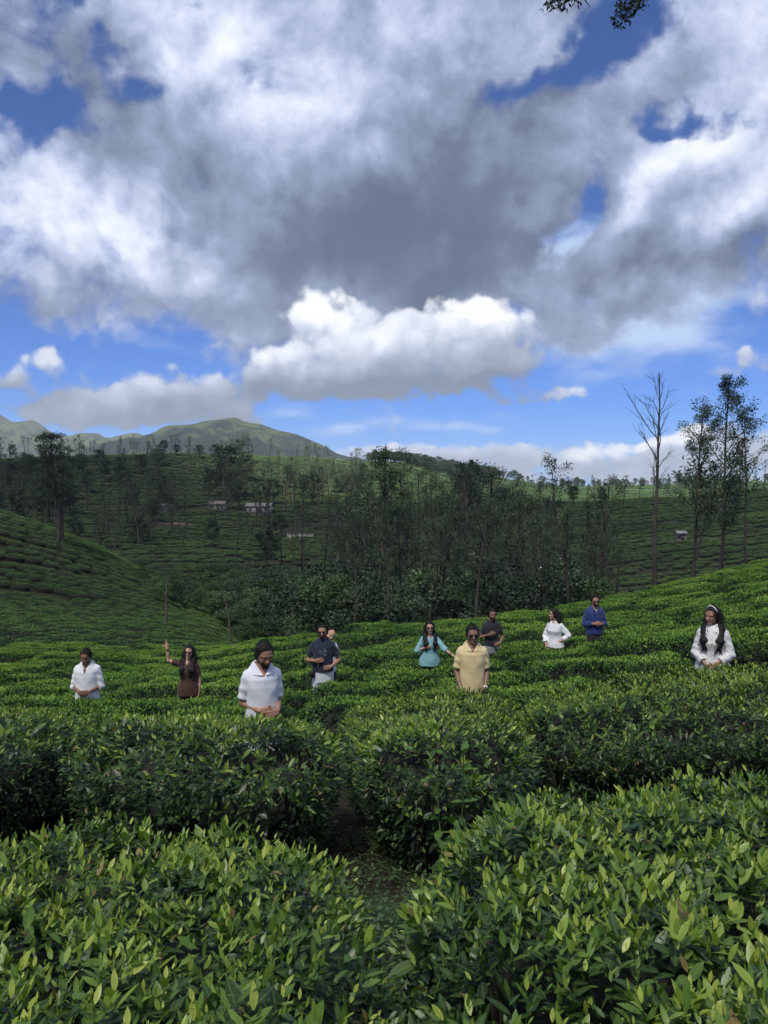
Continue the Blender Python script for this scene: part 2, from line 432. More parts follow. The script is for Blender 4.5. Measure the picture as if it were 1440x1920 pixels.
# ------------------------------------------------------------------ terrain: drop below the camera, by view column and depth
NEARK = [(0.01, 1.86), (1.5, 1.90), (3, 2.10), (5.5, 2.62)]
TCOL = {
 -500: NEARK + [(7.7, 3.1), (10, 3.7), (14, 4.6), (20, 5.6), (30, 7.2), (45, 8.6), (60, 8.8), (78, 6.0), (110, -6), (150, -12), (200, -6), (260, 4), (300, 0), (360, -9), (420, -20), (520, -24), (700, -14), (1000, -8), (1600, -6), (9000, 10)],
 0: NEARK + [(7.7, 3.15), (10, 3.68), (12.5, 4.25), (20, 5.4), (30, 6.9), (45, 8.6), (60, 9.8), (72, 10.3), (79, 9.9), (110, 3.3), (130, 5), (170, 15), (220, 12), (290, 5.5), (360, -7), (420, -17.5), (520, -20), (700, -10), (1000, -6), (1600, -6), (9000, 10)],
 180: NEARK + [(7.7, 3.2), (10, 3.68), (12.5, 4.27), (20, 5.4), (30, 7.0), (45, 8.9), (60, 10.3), (74, 11.2), (81, 11.0), (110, 8.6), (130, 10), (170, 17), (220, 13), (290, 7.5), (360, -6), (420, -18.5), (520, -21), (700, -12), (1000, -6), (1600, -6), (9000, 10)],
 360: NEARK + [(7.7, 3.22), (10, 3.65), (13.5, 4.32), (20, 5.3), (30, 7.0), (45, 9.5), (60, 11.5), (80, 13.6), (110, 16.5), (140, 19), (180, 17), (230, 13.5), (290, 8), (360, -4.5), (420, -18.5), (520, -23), (700, -16), (1000, -10), (1600, -8), (9000, 10)],
 540: NEARK + [(7.7, 3.22), (10, 3.6), (13.5, 4.15), (20, 4.9), (26, 5.7), (32, 7.2), (45, 11.5), (80, 19), (120, 21.5), (150, 20.5), (180, 18), (230, 14.5), (290, 9), (360, -1), (420, -12), (500, -22), (600, -24), (760, -20), (1000, -14), (1600, -8), (9000, 10)],
 720: NEARK + [(7.7, 3.2), (10, 3.55), (15, 4.2), (20, 4.55), (24, 4.95), (29, 6.3), (40, 11), (80, 21), (120, 23.5), (150, 22), (180, 19), (230, 15.5), (290, 10), (360, 0), (420, -6), (500, -12), (620, -20), (800, -30), (950, -38), (1200, -20), (1600, -8), (9000, 10)],
 900: NEARK + [(7.7, 3.15), (10.3, 3.52), (17, 4.35), (22, 4.7), (26, 5.1), (31, 6.5), (45, 13), (80, 22), (120, 24), (150, 22), (180, 19.5), (230, 16), (290, 11), (350, 5), (420, 2), (520, 6), (620, 3), (800, -10), (950, -19), (1200, -12), (1600, -8), (9000, 10)],
 1080: NEARK + [(7.7, 3.05), (10, 3.3), (17, 4.1), (22, 4.5), (28, 4.9), (33, 6.2), (50, 14), (80, 20), (120, 22), (150, 21), (180, 19), (230, 15.5), (290, 11), (350, 6.5), (400, 6), (500, 10), (620, 5), (800, 2), (950, -1), (1200, -4), (1600, -8), (9000, 10)],
 1260: NEARK + [(7.7, 2.95), (9.5, 3.08), (17, 3.85), (24, 4.2), (32, 4.65), (38, 6), (55, 14), (90, 20), (120, 21), (150, 19.5), (180, 17), (230, 13), (290, 8), (350, 4.2), (400, 4.5), (500, 9), (620, 6), (800, 2), (950, -4), (1200, -8), (1600, -8), (9000, 10)],
 1440: NEARK + [(7.7, 2.9), (9.5, 2.98), (15, 3.25), (22, 3.5), (35, 3.9), (43, 5.5), (60, 12), (100, 17.5), (130, 17.5), (180, 14.5), (230, 10), (290, 5), (350, -.8), (400, -1), (500, 4), (620, 3), (800, -2), (950, -8), (1200, -12), (1600, -10), (9000, 10)],
 1940: NEARK + [(7.7, 2.75), (9.5, 2.8), (15, 2.9), (22, 2.8), (35, 2.5), (50, 3.5), (70, 9), (100, 13), (130, 14), (180, 11), (230, 7), (290, 2), (350, -4), (400, -5), (500, 0), (620, 0), (800, -4), (950, -8), (1200, -12), (1600, -10), (9000, 10)],
}
def pchip(x, y, xi):
    h = np.diff(x); d = np.diff(y) / h
    m = np.zeros(len(x))
    m[0], m[-1] = d[0], d[-1]
    for i in range(1, len(x) - 1):
        if d[i - 1] * d[i] > 0:
            w1, w2 = 2 * h[i] + h[i - 1], h[i] + 2 * h[i - 1]
            m[i] = (w1 + w2) / (w1 / d[i - 1] + w2 / d[i])
    k = np.clip(np.searchsorted(x, xi) - 1, 0, len(x) - 2)
    t = (xi - x[k]) / h[k]
    t = np.clip(t, 0, 1)
    return ((1 + 2 * t) * (1 - t) ** 2 * y[k] + t * (1 - t) ** 2 * h[k] * m[k] + t * t * (3 - 2 * t) * y[k + 1] + t * t * (t - 1) * h[k] * m[k + 1])

_TP = np.array(sorted(TCOL)); _TU = (_TP - 720.0) / FPX
_LZ = np.linspace(math.log(1.01), math.log(9001), 420)
_TAB = np.stack([pchip(np.log(np.array([a for a, _ in TCOL[p]]) + 1), np.array([b for _, b in TCOL[p]]), _LZ) for p in _TP])
_UU = np.linspace(_TU[0], _TU[-1], 160)
_TAB = np.stack([pchip(_TU, _TAB[:, j], _UU) for j in range(_TAB.shape[1])], 1)

def vnoise2(x, y, seed=0):
    """smooth value noise, about -1..1"""
    xi, yi = np.floor(x).astype(np.int64), np.floor(y).astype(np.int64)
    xf, yf = x - xi, y - yi
    xf, yf = xf * xf * (3 - 2 * xf), yf * yf * (3 - 2 * yf)
    def hsh(a, b):
        n = (a * 374761393 + b * 668265263 + seed * 974711) & 0x7fffffff
        n = (n ^ (n >> 13)) * 1274126177 & 0x7fffffff
        return ((n ^ (n >> 16)) & 0xffff) / 32767.5 - 1
    return ((hsh(xi, yi) * (1 - xf) + hsh(xi + 1, yi) * xf) * (1 - yf) + (hsh(xi, yi + 1) * (1 - xf) + hsh(xi + 1, yi + 1) * xf) * yf)

def ground_z(x, y):
    """height of the ground at world x, y (arrays or numbers)"""
    x, y = np.atleast_1d(np.asarray(x, float)), np.atleast_1d(np.asarray(y, float))
    r = np.hypot(x, y)
    th = np.arctan2(x, y)
    lim = math.radians(38)
    thc = np.clip(th, -lim, lim)
    u = np.tan(thc)
    z = r * np.cos(thc)
    a = np.clip((u - _UU[0]) / (_UU[-1] - _UU[0]), 0, 1) * (len(_UU) - 1)
    b = np.clip((np.log(z + 1) - _LZ[0]) / (_LZ[-1] - _LZ[0]), 0, 1) * (len(_LZ) - 1)
    i, j = np.minimum(a.astype(int), len(_UU) - 2), np.minimum(b.astype(int), len(_LZ) - 2)
    fa, fb = a - i, b - j
    d = (_TAB[i, j] * (1 - fa) + _TAB[i + 1, j] * fa) * (1 - fb) + (_TAB[i, j + 1] * (1 - fa) + _TAB[i + 1, j + 1] * fa) * fb
    # behind the camera: level out
    back = np.clip((np.abs(th) - math.radians(60)) / math.radians(60), 0, 1)
    d = d * (1 - back) + back * (1.86 + np.clip(r - 4, 0, 400) * .02)
    amp = np.clip((r - 15) / 200, 0, 1)
    d = d + amp * (vnoise2(x / 23, y / 23, 3) * .7 + vnoise2(x / 60, y / 60, 5) * 1.2) + np.clip((r - 500) / 800, 0, 1) * vnoise2(x / 160, y / 160, 9) * 6
    return CAMZ - d

def build_ground():
    th = np.concatenate([np.linspace(-math.pi, R(-42), 40)[:-1], np.linspace(R(-42), R(42), 200), np.linspace(R(42), math.pi, 40)[1:]])
    rr = np.concatenate([[0.0], np.geomspace(.5, 9000, 300)])
    TH, RR = np.meshgrid(th, rr, indexing='ij')
    X, Y = RR * np.sin(TH), RR * np.cos(TH)
    Z = ground_z(X.ravel(), Y.ravel())
    V = np.stack([X.ravel(), Y.ravel(), Z], 1)
    n, m = TH.shape
    i, j = np.meshgrid(np.arange(n - 1), np.arange(m - 1), indexing='ij')
    a = (i * m + j).ravel()
    F = np.stack([a, a + 1, a + m + 1, a + m], 1)
    o = obj('ground', mesh_np('ground', V, F[:, ::-1], [M_ground], True))
    tag(o, kind='structure')
build_ground()

# ------------------------------------------------------------------ mountains
def mountain_material():
    m, nb, b = material('mountain_grass_and_forest')
    p = nb.n('ShaderNodeNewGeometry').outputs['Position']
    n = nb.noise(p, .0105, 8, .66, 2.1, .8); n2 = nb.noise(p, .02, 6, .6)
    f = nb.math('ADD', n, nb.math('MULTIPLY', nb.math('SUBTRACT', n2, .5), .45))
    sz = nb.n('ShaderNodeSeparateXYZ'); nb.put(sz.inputs[0], p)
    f = nb.math('ADD', f, nb.ss(sz.outputs[2], 120, 300, -.06, .08))
    c = ramp(nb, f, [(.40, (.004, .009, .007)), (.49, (.007, .015, .009)), (.535, (.022, .034, .012)), (.72, (.043, .055, .018))])
    nb.put(b.inputs['Base Color'], c); b.inputs['Roughness'].default_value = 1; b.inputs['Specular IOR Level'].default_value = 0
    return m
M_mount = mountain_material()

def mountain(name, crest, depth, front, back, seed, rough=1.0):
    """crest: (px, py) skyline; the range stands at 'depth' metres with its foot 'front' metres nearer"""
    px = np.array([c[0] for c in crest], float); py = np.array([c[1] for c in crest], float)
    N, Mv = 420, 110
    us = np.linspace(px[0], px[-1], N)
    H = (920 - pchip(px, py, us)) / FPX * depth
    v = np.linspace(0, 1, Mv)
    UU, VV = np.meshgrid(us, v, indexing='ij')
    fv = np.where(VV < .7, VV / .7, 1 - (VV - .7) / .3 * .9)
    Y = depth - front + np.where(VV < .7, VV / .7 * front, front + (VV - .7) / .3 * back)
    X = (UU - 720) / FPX * depth
    wob = vnoise2(X / 260 + 1.3 * vnoise2(X / 500, Y / 400, seed + 2), Y / 900, seed)
    rid = 1 - np.abs(wob) * 2
    rid2 = 1 - 2 * np.abs(vnoise2(X / 95 + .8 * vnoise2(X / 200, Y / 200, seed + 5), Y / 330, seed + 7))
    env = np.sin(np.clip(fv, 0, 1) * math.pi) 
    Z = H[:, None] * fv ** .85 + env * (rid * 26 + rid2 * 12) * np.clip(H[:, None] / 150, .2, 1.2) + rough * (vnoise2(X / 40, Y / 40, seed + 3) * 7 + (1 - 2 * np.abs(vnoise2(X / 42 + .6 * vnoise2(X / 90, Y / 90, seed), Y / 150, seed + 13))) * 13 + vnoise2(X / 17, Y / 25, seed + 17) * 4) * env
    Z = Z + CAMZ - 14 * (1 - fv)
    V = np.stack([X.ravel(), Y.ravel(), Z.ravel()], 1)
    i, j = np.meshgrid(np.arange(N - 1), np.arange(Mv - 1), indexing='ij')
    a = (i * Mv + j).ravel()
    F = np.stack([a, a + Mv, a + Mv + 1, a + 1], 1)
    o = obj(name, mesh_np(name, V, F, [M_mount], True))
    tag(o, kind='structure')
mountain('mountain', [(150, 862), (200, 846), (240, 830), (270, 818), (300, 809), (330, 799), (365, 795), (385, 790), (412, 787), (440, 783), (462, 791), (490, 796), (520, 806), (555, 814), (585, 826), (612, 838), (635, 851), (690, 863), (760, 885), (820, 905)], 2900, 800, 500, 4)
mountain('mountain', [(-500, 800), (-300, 770), (-120, 790), (-40, 770), (5, 779), (30, 792), (62, 788), (80, 797), (105, 815), (135, 817), (160, 812), (185, 813), (205, 822), (228, 816), (255, 812), (290, 826), (340, 850), (420, 880), (520, 905)], 4200, 1100, 600, 11, 1.8)
# ------------------------------------------------------------------ leaves
def unit(v): return v / np.maximum(np.linalg.norm(v, axis=-1, keepdims=True), 1e-9)

def leaf_template(detail):
    """unit leaf along +x, width along y, face along +z"""
    if detail == 2:
        st = np.array([0, .22, .48, .76, 1.0]); w = np.array([.08, .40, .5, .34, .02])
        V, F = [], []
        for i, (t, ww) in enumerate(zip(st, w)):
            V += [(t, -ww, .0), (t, 0, -.16 * ww), (t, ww, 0)]
        for i in range(4):
            for k in range(2):
                a = i * 3 + k
                F.append((a, a + 3, a + 4, a + 1))
        return np.array(V), np.array(F)
    if detail == 1:
        V = [(0, 0, 0), (.45, -.5, .0), (.5, 0, -.12), (.45, .5, .0), (1, 0, 0)]
        return np.array(V, float), np.array([(0, 1, 2), (0, 2, 3), (1, 4, 2), (2, 4, 3)])
    V = [(0, 0, 0), (.5, -.5, 0), (1, 0, 0), (.5, .5, 0)]
    return np.array(V, float), np.array([(0, 1, 2, 3)])

LT = {k: leaf_template(k) for k in (0, 1, 2)}

def make_leaves(P, T, Nn, L, W, curl, tint, detail):
    """one mesh of leaves; returns vertices, faces, per-vertex tint"""
    tv, tf = LT[detail]
    T = unit(T); B = unit(np.cross(Nn, T)); Nn = np.cross(T, B)
    x, y, z = tv[:, 0], tv[:, 1], tv[:, 2]
    xb = x[None] * L[:, None]
    yb = y[None] * W[:, None]
    zb = z[None] * W[:, None] - curl[:, None] * L[:, None] * x[None] ** 2
    V = P[:, None] + xb[..., None] * T[:, None] + yb[..., None] * B[:, None] + zb[..., None] * Nn[:, None]
    n, k = len(P), len(tv)
    F = (tf[None] + (np.arange(n) * k)[:, None, None]).reshape(-1, tf.shape[1])
    return V.reshape(-1, 3), F, np.repeat(tint, k)

def rib_of(n): return np.tile([0., 1, 0] * 5, n)      # 1 along the middle of each finely modelled leaf
def rand_dirs(n):
    v = rng.normal(size=(n, 3)); return unit(v)

def shoots(P, A, k, L0, h, tint_top, tint_low):
    """leafy shoots at P with axis A; returns leaf arrays"""
    n = len(P)
    A = unit(A)
    ref = np.where(np.abs(A[:, 2:3]) > .9, np.array([[1.0, 0, 0]]), np.array([[0, 0, 1.0]]))
    E1 = unit(np.cross(A, ref)); E2 = np.cross(A, E1)
    out = [[] for _ in range(7)]
    az0 = rng.uniform(0, 6.283, n)
    for j in range(k):
        az = az0 + j * 2.4 + rng.normal(0, .3, n)
        el = np.radians(np.interp(j, [0, 1, 2, 4, 7], [14, 34, 48, 66, 84]) + rng.normal(0, 11, n))
        rad = np.cos(az)[:, None] * E1 + np.sin(az)[:, None] * E2
        T = np.cos(el)[:, None] * A + np.sin(el)[:, None] * rad
        Nn = np.cos(el)[:, None] * (-rad) * -1 * -1 + np.sin(el)[:, None] * A
        L = L0 * np.interp(j, [0, 1, 2, 4, 7], [.60, .85, 1.0, 1.12, 1.15]) * rng.uniform(.58, 1.32, n)
        out[0].append(P + A * (h * (1 - j / k))[..., None] if isinstance(h, np.ndarray) else P + A * h * (1 - j / k))
        out[1].append(T); out[2].append(Nn + rng.normal(0, .12, (n, 3)))
        out[3].append(L); out[4].append(L * rng.uniform(.33, .46, n))
        out[5].append(rng.uniform(-.06, .46, n) * (1 if j else .4))
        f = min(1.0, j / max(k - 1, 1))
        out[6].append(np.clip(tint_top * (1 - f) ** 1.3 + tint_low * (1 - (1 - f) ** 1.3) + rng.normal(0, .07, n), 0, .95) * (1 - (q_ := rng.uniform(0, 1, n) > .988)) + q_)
    return [np.concatenate(a) for a in out]

def in_poly(px, py, poly):
    poly = np.asarray(poly); c = np.zeros(len(px), bool)
    j = len(poly) - 1
    for i in range(len(poly)):
        xi, yi = poly[i]; xj, yj = poly[j]
        with np.errstate(divide='ignore', invalid='ignore'):
            c ^= ((yi > py) != (yj > py)) & (px < (xj - xi) * (py - yi) / (yj - yi) + xi)
        j = i
    return c

def edge_dist(px, py, poly):
    poly = np.asarray(poly, float); d = np.full(len(px), 1e9)
    for a, b in zip(poly, np.roll(poly, -1, 0)):
        ab = b - a
        t = np.clip(((px - a[0]) * ab[0] + (py - a[1]) * ab[1]) / (ab @ ab), 0, 1)
        d = np.minimum(d, np.hypot(px - a[0] - t * ab[0], py - a[1] - t * ab[1]))
    return d

def smooth_poly(poly, n=3):
    p = np.asarray(poly, float)
    for _ in range(n):
        q = np.roll(p, -1, 0)
        p = np.stack([p * .75 + q * .25, p * .25 + q * .75], 1).reshape(-1, 2)
    return p

def project(P):
    """world -> photo pixels, depth"""
    c, s = math.cos(PITCH), math.sin(PITCH)
    q = P - np.array([0, 0, CAMZ])
    f = q[:, 1] * c + q[:, 2] * s; u = -q[:, 1] * s + q[:, 2] * c
    f = np.maximum(f, 1e-3)
    return 720 + FPX * q[:, 0] / f, 960 - FPX * u / f, f

# single leaves that get picked apart: shared meshes, four ages x three shapes
LEAF_AGES = (.08, .32, .58, .82, .95)
LEAF_MESH = {}
for ai, age in enumerate(LEAF_AGES):
    for si, (cu, wr) in enumerate(((.06, .36), (.16, .42), (.28, .38))):
        V, F, t = make_leaves(np.zeros((1, 3)), np.array([[1.0, 0, 0]]), np.array([[0, 0, 1.0]]), np.ones(1), np.ones(1) * wr, np.ones(1) * cu, np.ones(1) * age, 2)
        LEAF_MESH[ai, si] = mesh_np('leaf', V, F, [M_tea], True, {'tint': ('POINT', t), 'rib': ('POINT', rib_of(1))})

def put_leaves(parent, lv, sel):
    P, T, Nn, L, W, curl, tint = [a[sel] for a in lv]
    T = unit(T); B = unit(np.cross(Nn, T)); Nn = np.cross(T, B)
    for i in range(len(P)):
        ai = int(np.argmin([abs(tint[i] - a) for a in LEAF_AGES]))
        o = bpy.data.objects.new('leaf', LEAF_MESH[ai, i % 3])
        M = Matrix(((T[i][0], B[i][0], Nn[i][0], P[i][0]), (T[i][1], B[i][1], Nn[i][1], P[i][1]), (T[i][2], B[i][2], Nn[i][2], P[i][2]), (0, 0, 0, 1)))
        o.parent = parent
        o.matrix_basis = parent.matrix_basis.inverted() @ M @ Matrix.Scale(float(L[i]), 4)
        COL.objects.link(o)

def big_bush(label, poly, h, dens, L0, k, detail, pick, group, tint_top=.92, side_dens=90, rag=.05, rim=.45):
    poly = smooth_poly(poly, 2)
    cx, cy = poly.mean(0)
    root = empty('tea_bush', (cx, cy, float(ground_z(cx, cy)[0])))
    tag(root, label, 'tea bush', group)
    area = .5 * abs(np.sum(poly[:, 0] * np.roll(poly[:, 1], -1) - np.roll(poly[:, 0], -1) * poly[:, 1]))
    lo, hi = poly.min(0), poly.max(0)
    n = int(dens * (hi - lo).prod())
    x, y = rng.uniform(lo[0], hi[0], n), rng.uniform(lo[1], hi[1], n)
    wob = vnoise2(x * 5, y * 5, 21) * .05
    d = edge_dist(x, y, poly) + wob
    ok = in_poly(x, y, poly) & (d > .0)
    x, y, d = x[ok], y[ok], d[ok]
    def top(x, y, d):
        gyf = (edge_dist(x, y + .04, poly) - edge_dist(x, y - .04, poly)) / .08
        rl = .24 + (rim - .24) * np.clip(gyf, 0, 1) if rim > .3 else rim       # only the downhill-facing front is rounded far
        e = np.clip(1 - d / rl, 0, 1)
        return ground_z(x, y) + h - .62 * rl * e ** 2 + vnoise2(x * 2.2, y * 2.2, 31) * .05 + vnoise2(x * 7, y * 7, 33) * rag + vnoise2(x * 17, y * 17, 34) * rag * .6
    z = top(x, y, d)
    n = len(x)
    # outward direction near the rim
    eps = .03
    gx = (edge_dist(x + eps, y, poly) - edge_dist(x - eps, y, poly)) / (2 * eps)
    gy = (edge_dist(x, y + eps, poly) - edge_dist(x, y - eps, poly)) / (2 * eps)
    e = np.clip(1 - d / rim, 0, 1)
    A = np.stack([-gx * e * .9, -gy * e * .9, np.ones(n)], 1) + rng.normal(0, .22, (n, 3))
    patch = vnoise2(x * 1.6, y * 1.6, 41) * .5 + vnoise2(x * 5, y * 5, 43) * .5
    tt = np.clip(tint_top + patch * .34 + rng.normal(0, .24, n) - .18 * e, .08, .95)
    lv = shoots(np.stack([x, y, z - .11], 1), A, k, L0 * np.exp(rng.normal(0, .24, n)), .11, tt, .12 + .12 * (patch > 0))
    # sides: tint falls towards the foot, shade painted in the leaf colour
    per = np.linalg.norm(np.roll(poly, -1, 0) - poly, axis=1)
    m = int(side_dens * per.sum() * h)
    seg = rng.choice(len(poly), m, p=per / per.sum()); f = rng.uniform(0, 1, m)
    a, b = poly[seg], np.roll(poly, -1, 0)[seg]
    q = a + (b - a) * f[:, None]
    nrm = unit(np.stack([(b - a)[:, 1], -(b - a)[:, 0]], 1))
    if in_poly(np.array([q[0, 0] + nrm[0, 0] * .05]), np.array([q[0, 1] + nrm[0, 1] * .05]), poly)[0]: nrm = -nrm
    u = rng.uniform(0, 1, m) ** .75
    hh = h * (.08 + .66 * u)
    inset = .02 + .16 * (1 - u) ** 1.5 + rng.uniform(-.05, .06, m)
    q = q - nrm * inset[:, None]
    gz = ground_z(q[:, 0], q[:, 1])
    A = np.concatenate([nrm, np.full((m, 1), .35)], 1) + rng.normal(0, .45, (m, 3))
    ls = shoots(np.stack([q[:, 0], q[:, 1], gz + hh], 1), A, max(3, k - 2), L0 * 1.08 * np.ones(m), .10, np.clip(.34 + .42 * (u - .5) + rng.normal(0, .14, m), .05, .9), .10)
    ls[2] = ls[2] * .4 + np.array([0, 0, .8])
    lv = [np.concatenate([p, r]) for p, r in zip(lv, ls)]
    # the leaves that show largest are parts of their own
    px, py, dep = project(lv[0])
    infr = (px > -20) & (px < 1460) & (py > 1000) & (py < 1935)
    T = unit(lv[1]); ctr = lv[0] + T * (lv[3] * .5)[:, None]
    up = top(ctr[:, 0], ctr[:, 1], edge_dist(ctr[:, 0], ctr[:, 1], poly))
    hid = np.clip((up - ctr[:, 2]) / .08, 0, 3)
    score = lv[3] / dep * np.exp(-hid) * infr
    order = np.argsort(-score)
    sel = order[:pick]; rest = order[pick:]
    if pick: put_leaves(root, lv, sel)
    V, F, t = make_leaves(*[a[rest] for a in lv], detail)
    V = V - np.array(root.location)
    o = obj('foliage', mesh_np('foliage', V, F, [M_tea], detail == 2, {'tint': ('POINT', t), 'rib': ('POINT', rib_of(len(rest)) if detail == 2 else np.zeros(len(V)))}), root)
    tag(o, kind='stuff')
    # solid dark core standing for the shaded wood inside
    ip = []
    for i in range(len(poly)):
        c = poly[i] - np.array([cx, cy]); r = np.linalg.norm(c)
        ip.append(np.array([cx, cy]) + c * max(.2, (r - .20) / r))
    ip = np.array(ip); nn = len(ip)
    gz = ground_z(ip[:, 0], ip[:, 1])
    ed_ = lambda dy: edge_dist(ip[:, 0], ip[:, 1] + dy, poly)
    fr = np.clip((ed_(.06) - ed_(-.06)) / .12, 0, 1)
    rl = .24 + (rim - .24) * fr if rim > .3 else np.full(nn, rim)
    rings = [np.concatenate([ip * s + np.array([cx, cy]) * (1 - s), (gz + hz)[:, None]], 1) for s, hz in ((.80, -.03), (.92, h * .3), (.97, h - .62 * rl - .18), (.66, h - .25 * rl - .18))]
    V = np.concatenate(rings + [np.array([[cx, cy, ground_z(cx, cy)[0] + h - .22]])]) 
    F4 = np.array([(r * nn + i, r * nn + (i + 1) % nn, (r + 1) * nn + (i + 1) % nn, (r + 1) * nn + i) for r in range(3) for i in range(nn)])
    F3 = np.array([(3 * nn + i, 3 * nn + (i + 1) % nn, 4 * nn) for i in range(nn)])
    obj('branches', mesh_np('branches', V - np.array(root.location), [F4, F3], [M_core]), root)  # closed hull, dark to stand for the shade between the leaves
    # visible woody stems round the foot
    tw_v, tw_f = [], []
    ns = int(per.sum() * 5)
    for _ in range(ns):
        i = rng.choice(nn); p0 = ip[i] * .9 + np.array([cx, cy]) * .1 + rng.normal(0, .04, 2)
        p1 = ip[i] + (ip[i] - np.array([cx, cy])) * .05 + rng.normal(0, .08, 2)
        g0 = ground_z(*p0)[0]
        tube_into(tw_v, tw_f, [(p0[0], p0[1], g0 - .02), ((p0[0] + p1[0]) / 2 + .02, (p0[1] + p1[1]) / 2, g0 + h * .35), (p1[0], p1[1], g0 + h * .72)], [.016, .012, .006], 5)
    V = np.array(tw_v) - np.array(root.location)
    tag(obj('stems', mesh_np('stems', V, np.array(tw_f), [M_bark_tea], True), root), kind='stuff')
    return root

def tube_into(VV, FF, pts, rad, sides=6):
    pts = np.asarray(pts, float); base = len(VV); n = len(pts)
    up = np.array([.31, .17, .93])
    for i in range(n):
        d = pts[min(i + 1, n - 1)] - pts[max(i - 1, 0)]
        d = d / (np.linalg.norm(d) + 1e-9)
        e1 = np.cross(d, up); l = np.linalg.norm(e1)
        e1 = e1 / l if l > .05 else np.array([1.0, 0, 0])
        e2 = np.cross(d, e1)
        for k in range(sides):
            a = 6.2832 * k / sides
            VV.append(pts[i] + rad[i] * (math.cos(a) * e1 + math.sin(a) * e2))
    for i in range(n - 1):
        for k in range(sides):
            a = base + i * sides + k; b = base + i * sides + (k + 1) % sides
            FF.append((a, b, b + sides, a + sides))

def bark_material(name, c0, c1, scale=6):
    m, nb, b = material(name)
    tc = nb.n('ShaderNodeTexCoord').outputs['Object']
    mp = nb.n('ShaderNodeMapping'); nb.put(mp.inputs[0], tc); mp.inputs['Scale'].default_value = (1, 1, .25)
    n = nb.noise(mp.outputs[0], scale, 6, .65)
    nb.put(b.inputs['Base Color'], ramp(nb, n, [(.32, c0), (.68, c1)]))
    b.inputs['Roughness'].default_value = .9; b.inputs['Specular IOR Level'].default_value = .2
    bp = nb.n('ShaderNodeBump'); bp.inputs['Strength'].default_value = .7; bp.inputs['Distance'].default_value = .03
    nb.put(bp.inputs['Height'], n); nb.put(b.inputs['Normal'], bp.outputs[0])
    return m
M_bark_tea = bark_material('tea_bark', (.03, .025, .02), (.10, .085, .07), 30)

# ------------------------------------------------------------------ the bushes near the camera, one by one
G_BUSH = 'tea bushes of the plantation'
BLOCKS = [
 ('wide light green tea bush filling the lower left corner, nearest the camera', [(-2.9, .35), (-2.9, 2.62), (-1.5, 2.80), (-.42, 2.78), (-.04, 2.35), (-.03, 1.4), (-.10, .35)], .85, 1050, .038, 6, 2, 300, .94, 330, .07, .26),
 ('broad tea bush with long pale shoots filling the lower right corner', [(.50, 3.22), (1.5, 3.65), (2.9, 3.9), (2.9, .35), (.17, .35), (.06, 1.5), (.12, 2.4)], .88, 860, .044, 6, 2, 300, .90, 280, .08, .28),
 ('rounded tea bush directly in front of the white polo shirt man', [(-2.05, 4.85), (-.40, 4.66), (-.35, 5.4), (-.52, 6.7), (-.74, 7.38), (-2.3, 7.45), (-2.35, 6.2)], .92, 400, .058, 6, 1, 300, .95, 260, .05, .75),
 ('dense tea bush in the middle with a leafy sapling growing against its front', [(-.08, 4.74), (.94, 4.8), (1.10, 6.2), (1.7, 9.6), (.8, 10.1), (-.40, 9.1), (-.42, 7.4), (-.12, 6)], .92, 400, .058, 6, 1, 300, .95, 260, .05, .75),
 ('long tea bush with a dark shaded side in front of the headband woman', [(1.32, 6.75), (2.6, 6.6), (4.9, 6.7), (5.2, 9.25), (3.2, 9.3), (1.78, 9.2), (1.42, 7.9)], .92, 390, .058, 6, 1, 300, .92, 260, .05, .75),
 ('tea bush cut off by the left edge beside the diagonal dark gap', [(-4.9, 5.1), (-2.75, 5.25), (-2.5, 6.3), (-2.5, 8.1), (-4.9, 8.1)], .92, 360, .058, 6, 1, 300, .92, 240, .05, .75),
]
for lab, poly, h, dens, L0, k, det, pick, tt, sdn, rag, *rim in BLOCKS:
    big_bush(lab, poly, h, dens, L0, k, det, pick, G_BUSH, tt, sdn, rag, *rim)
print('near bushes', round(time.time() - T0, 1))

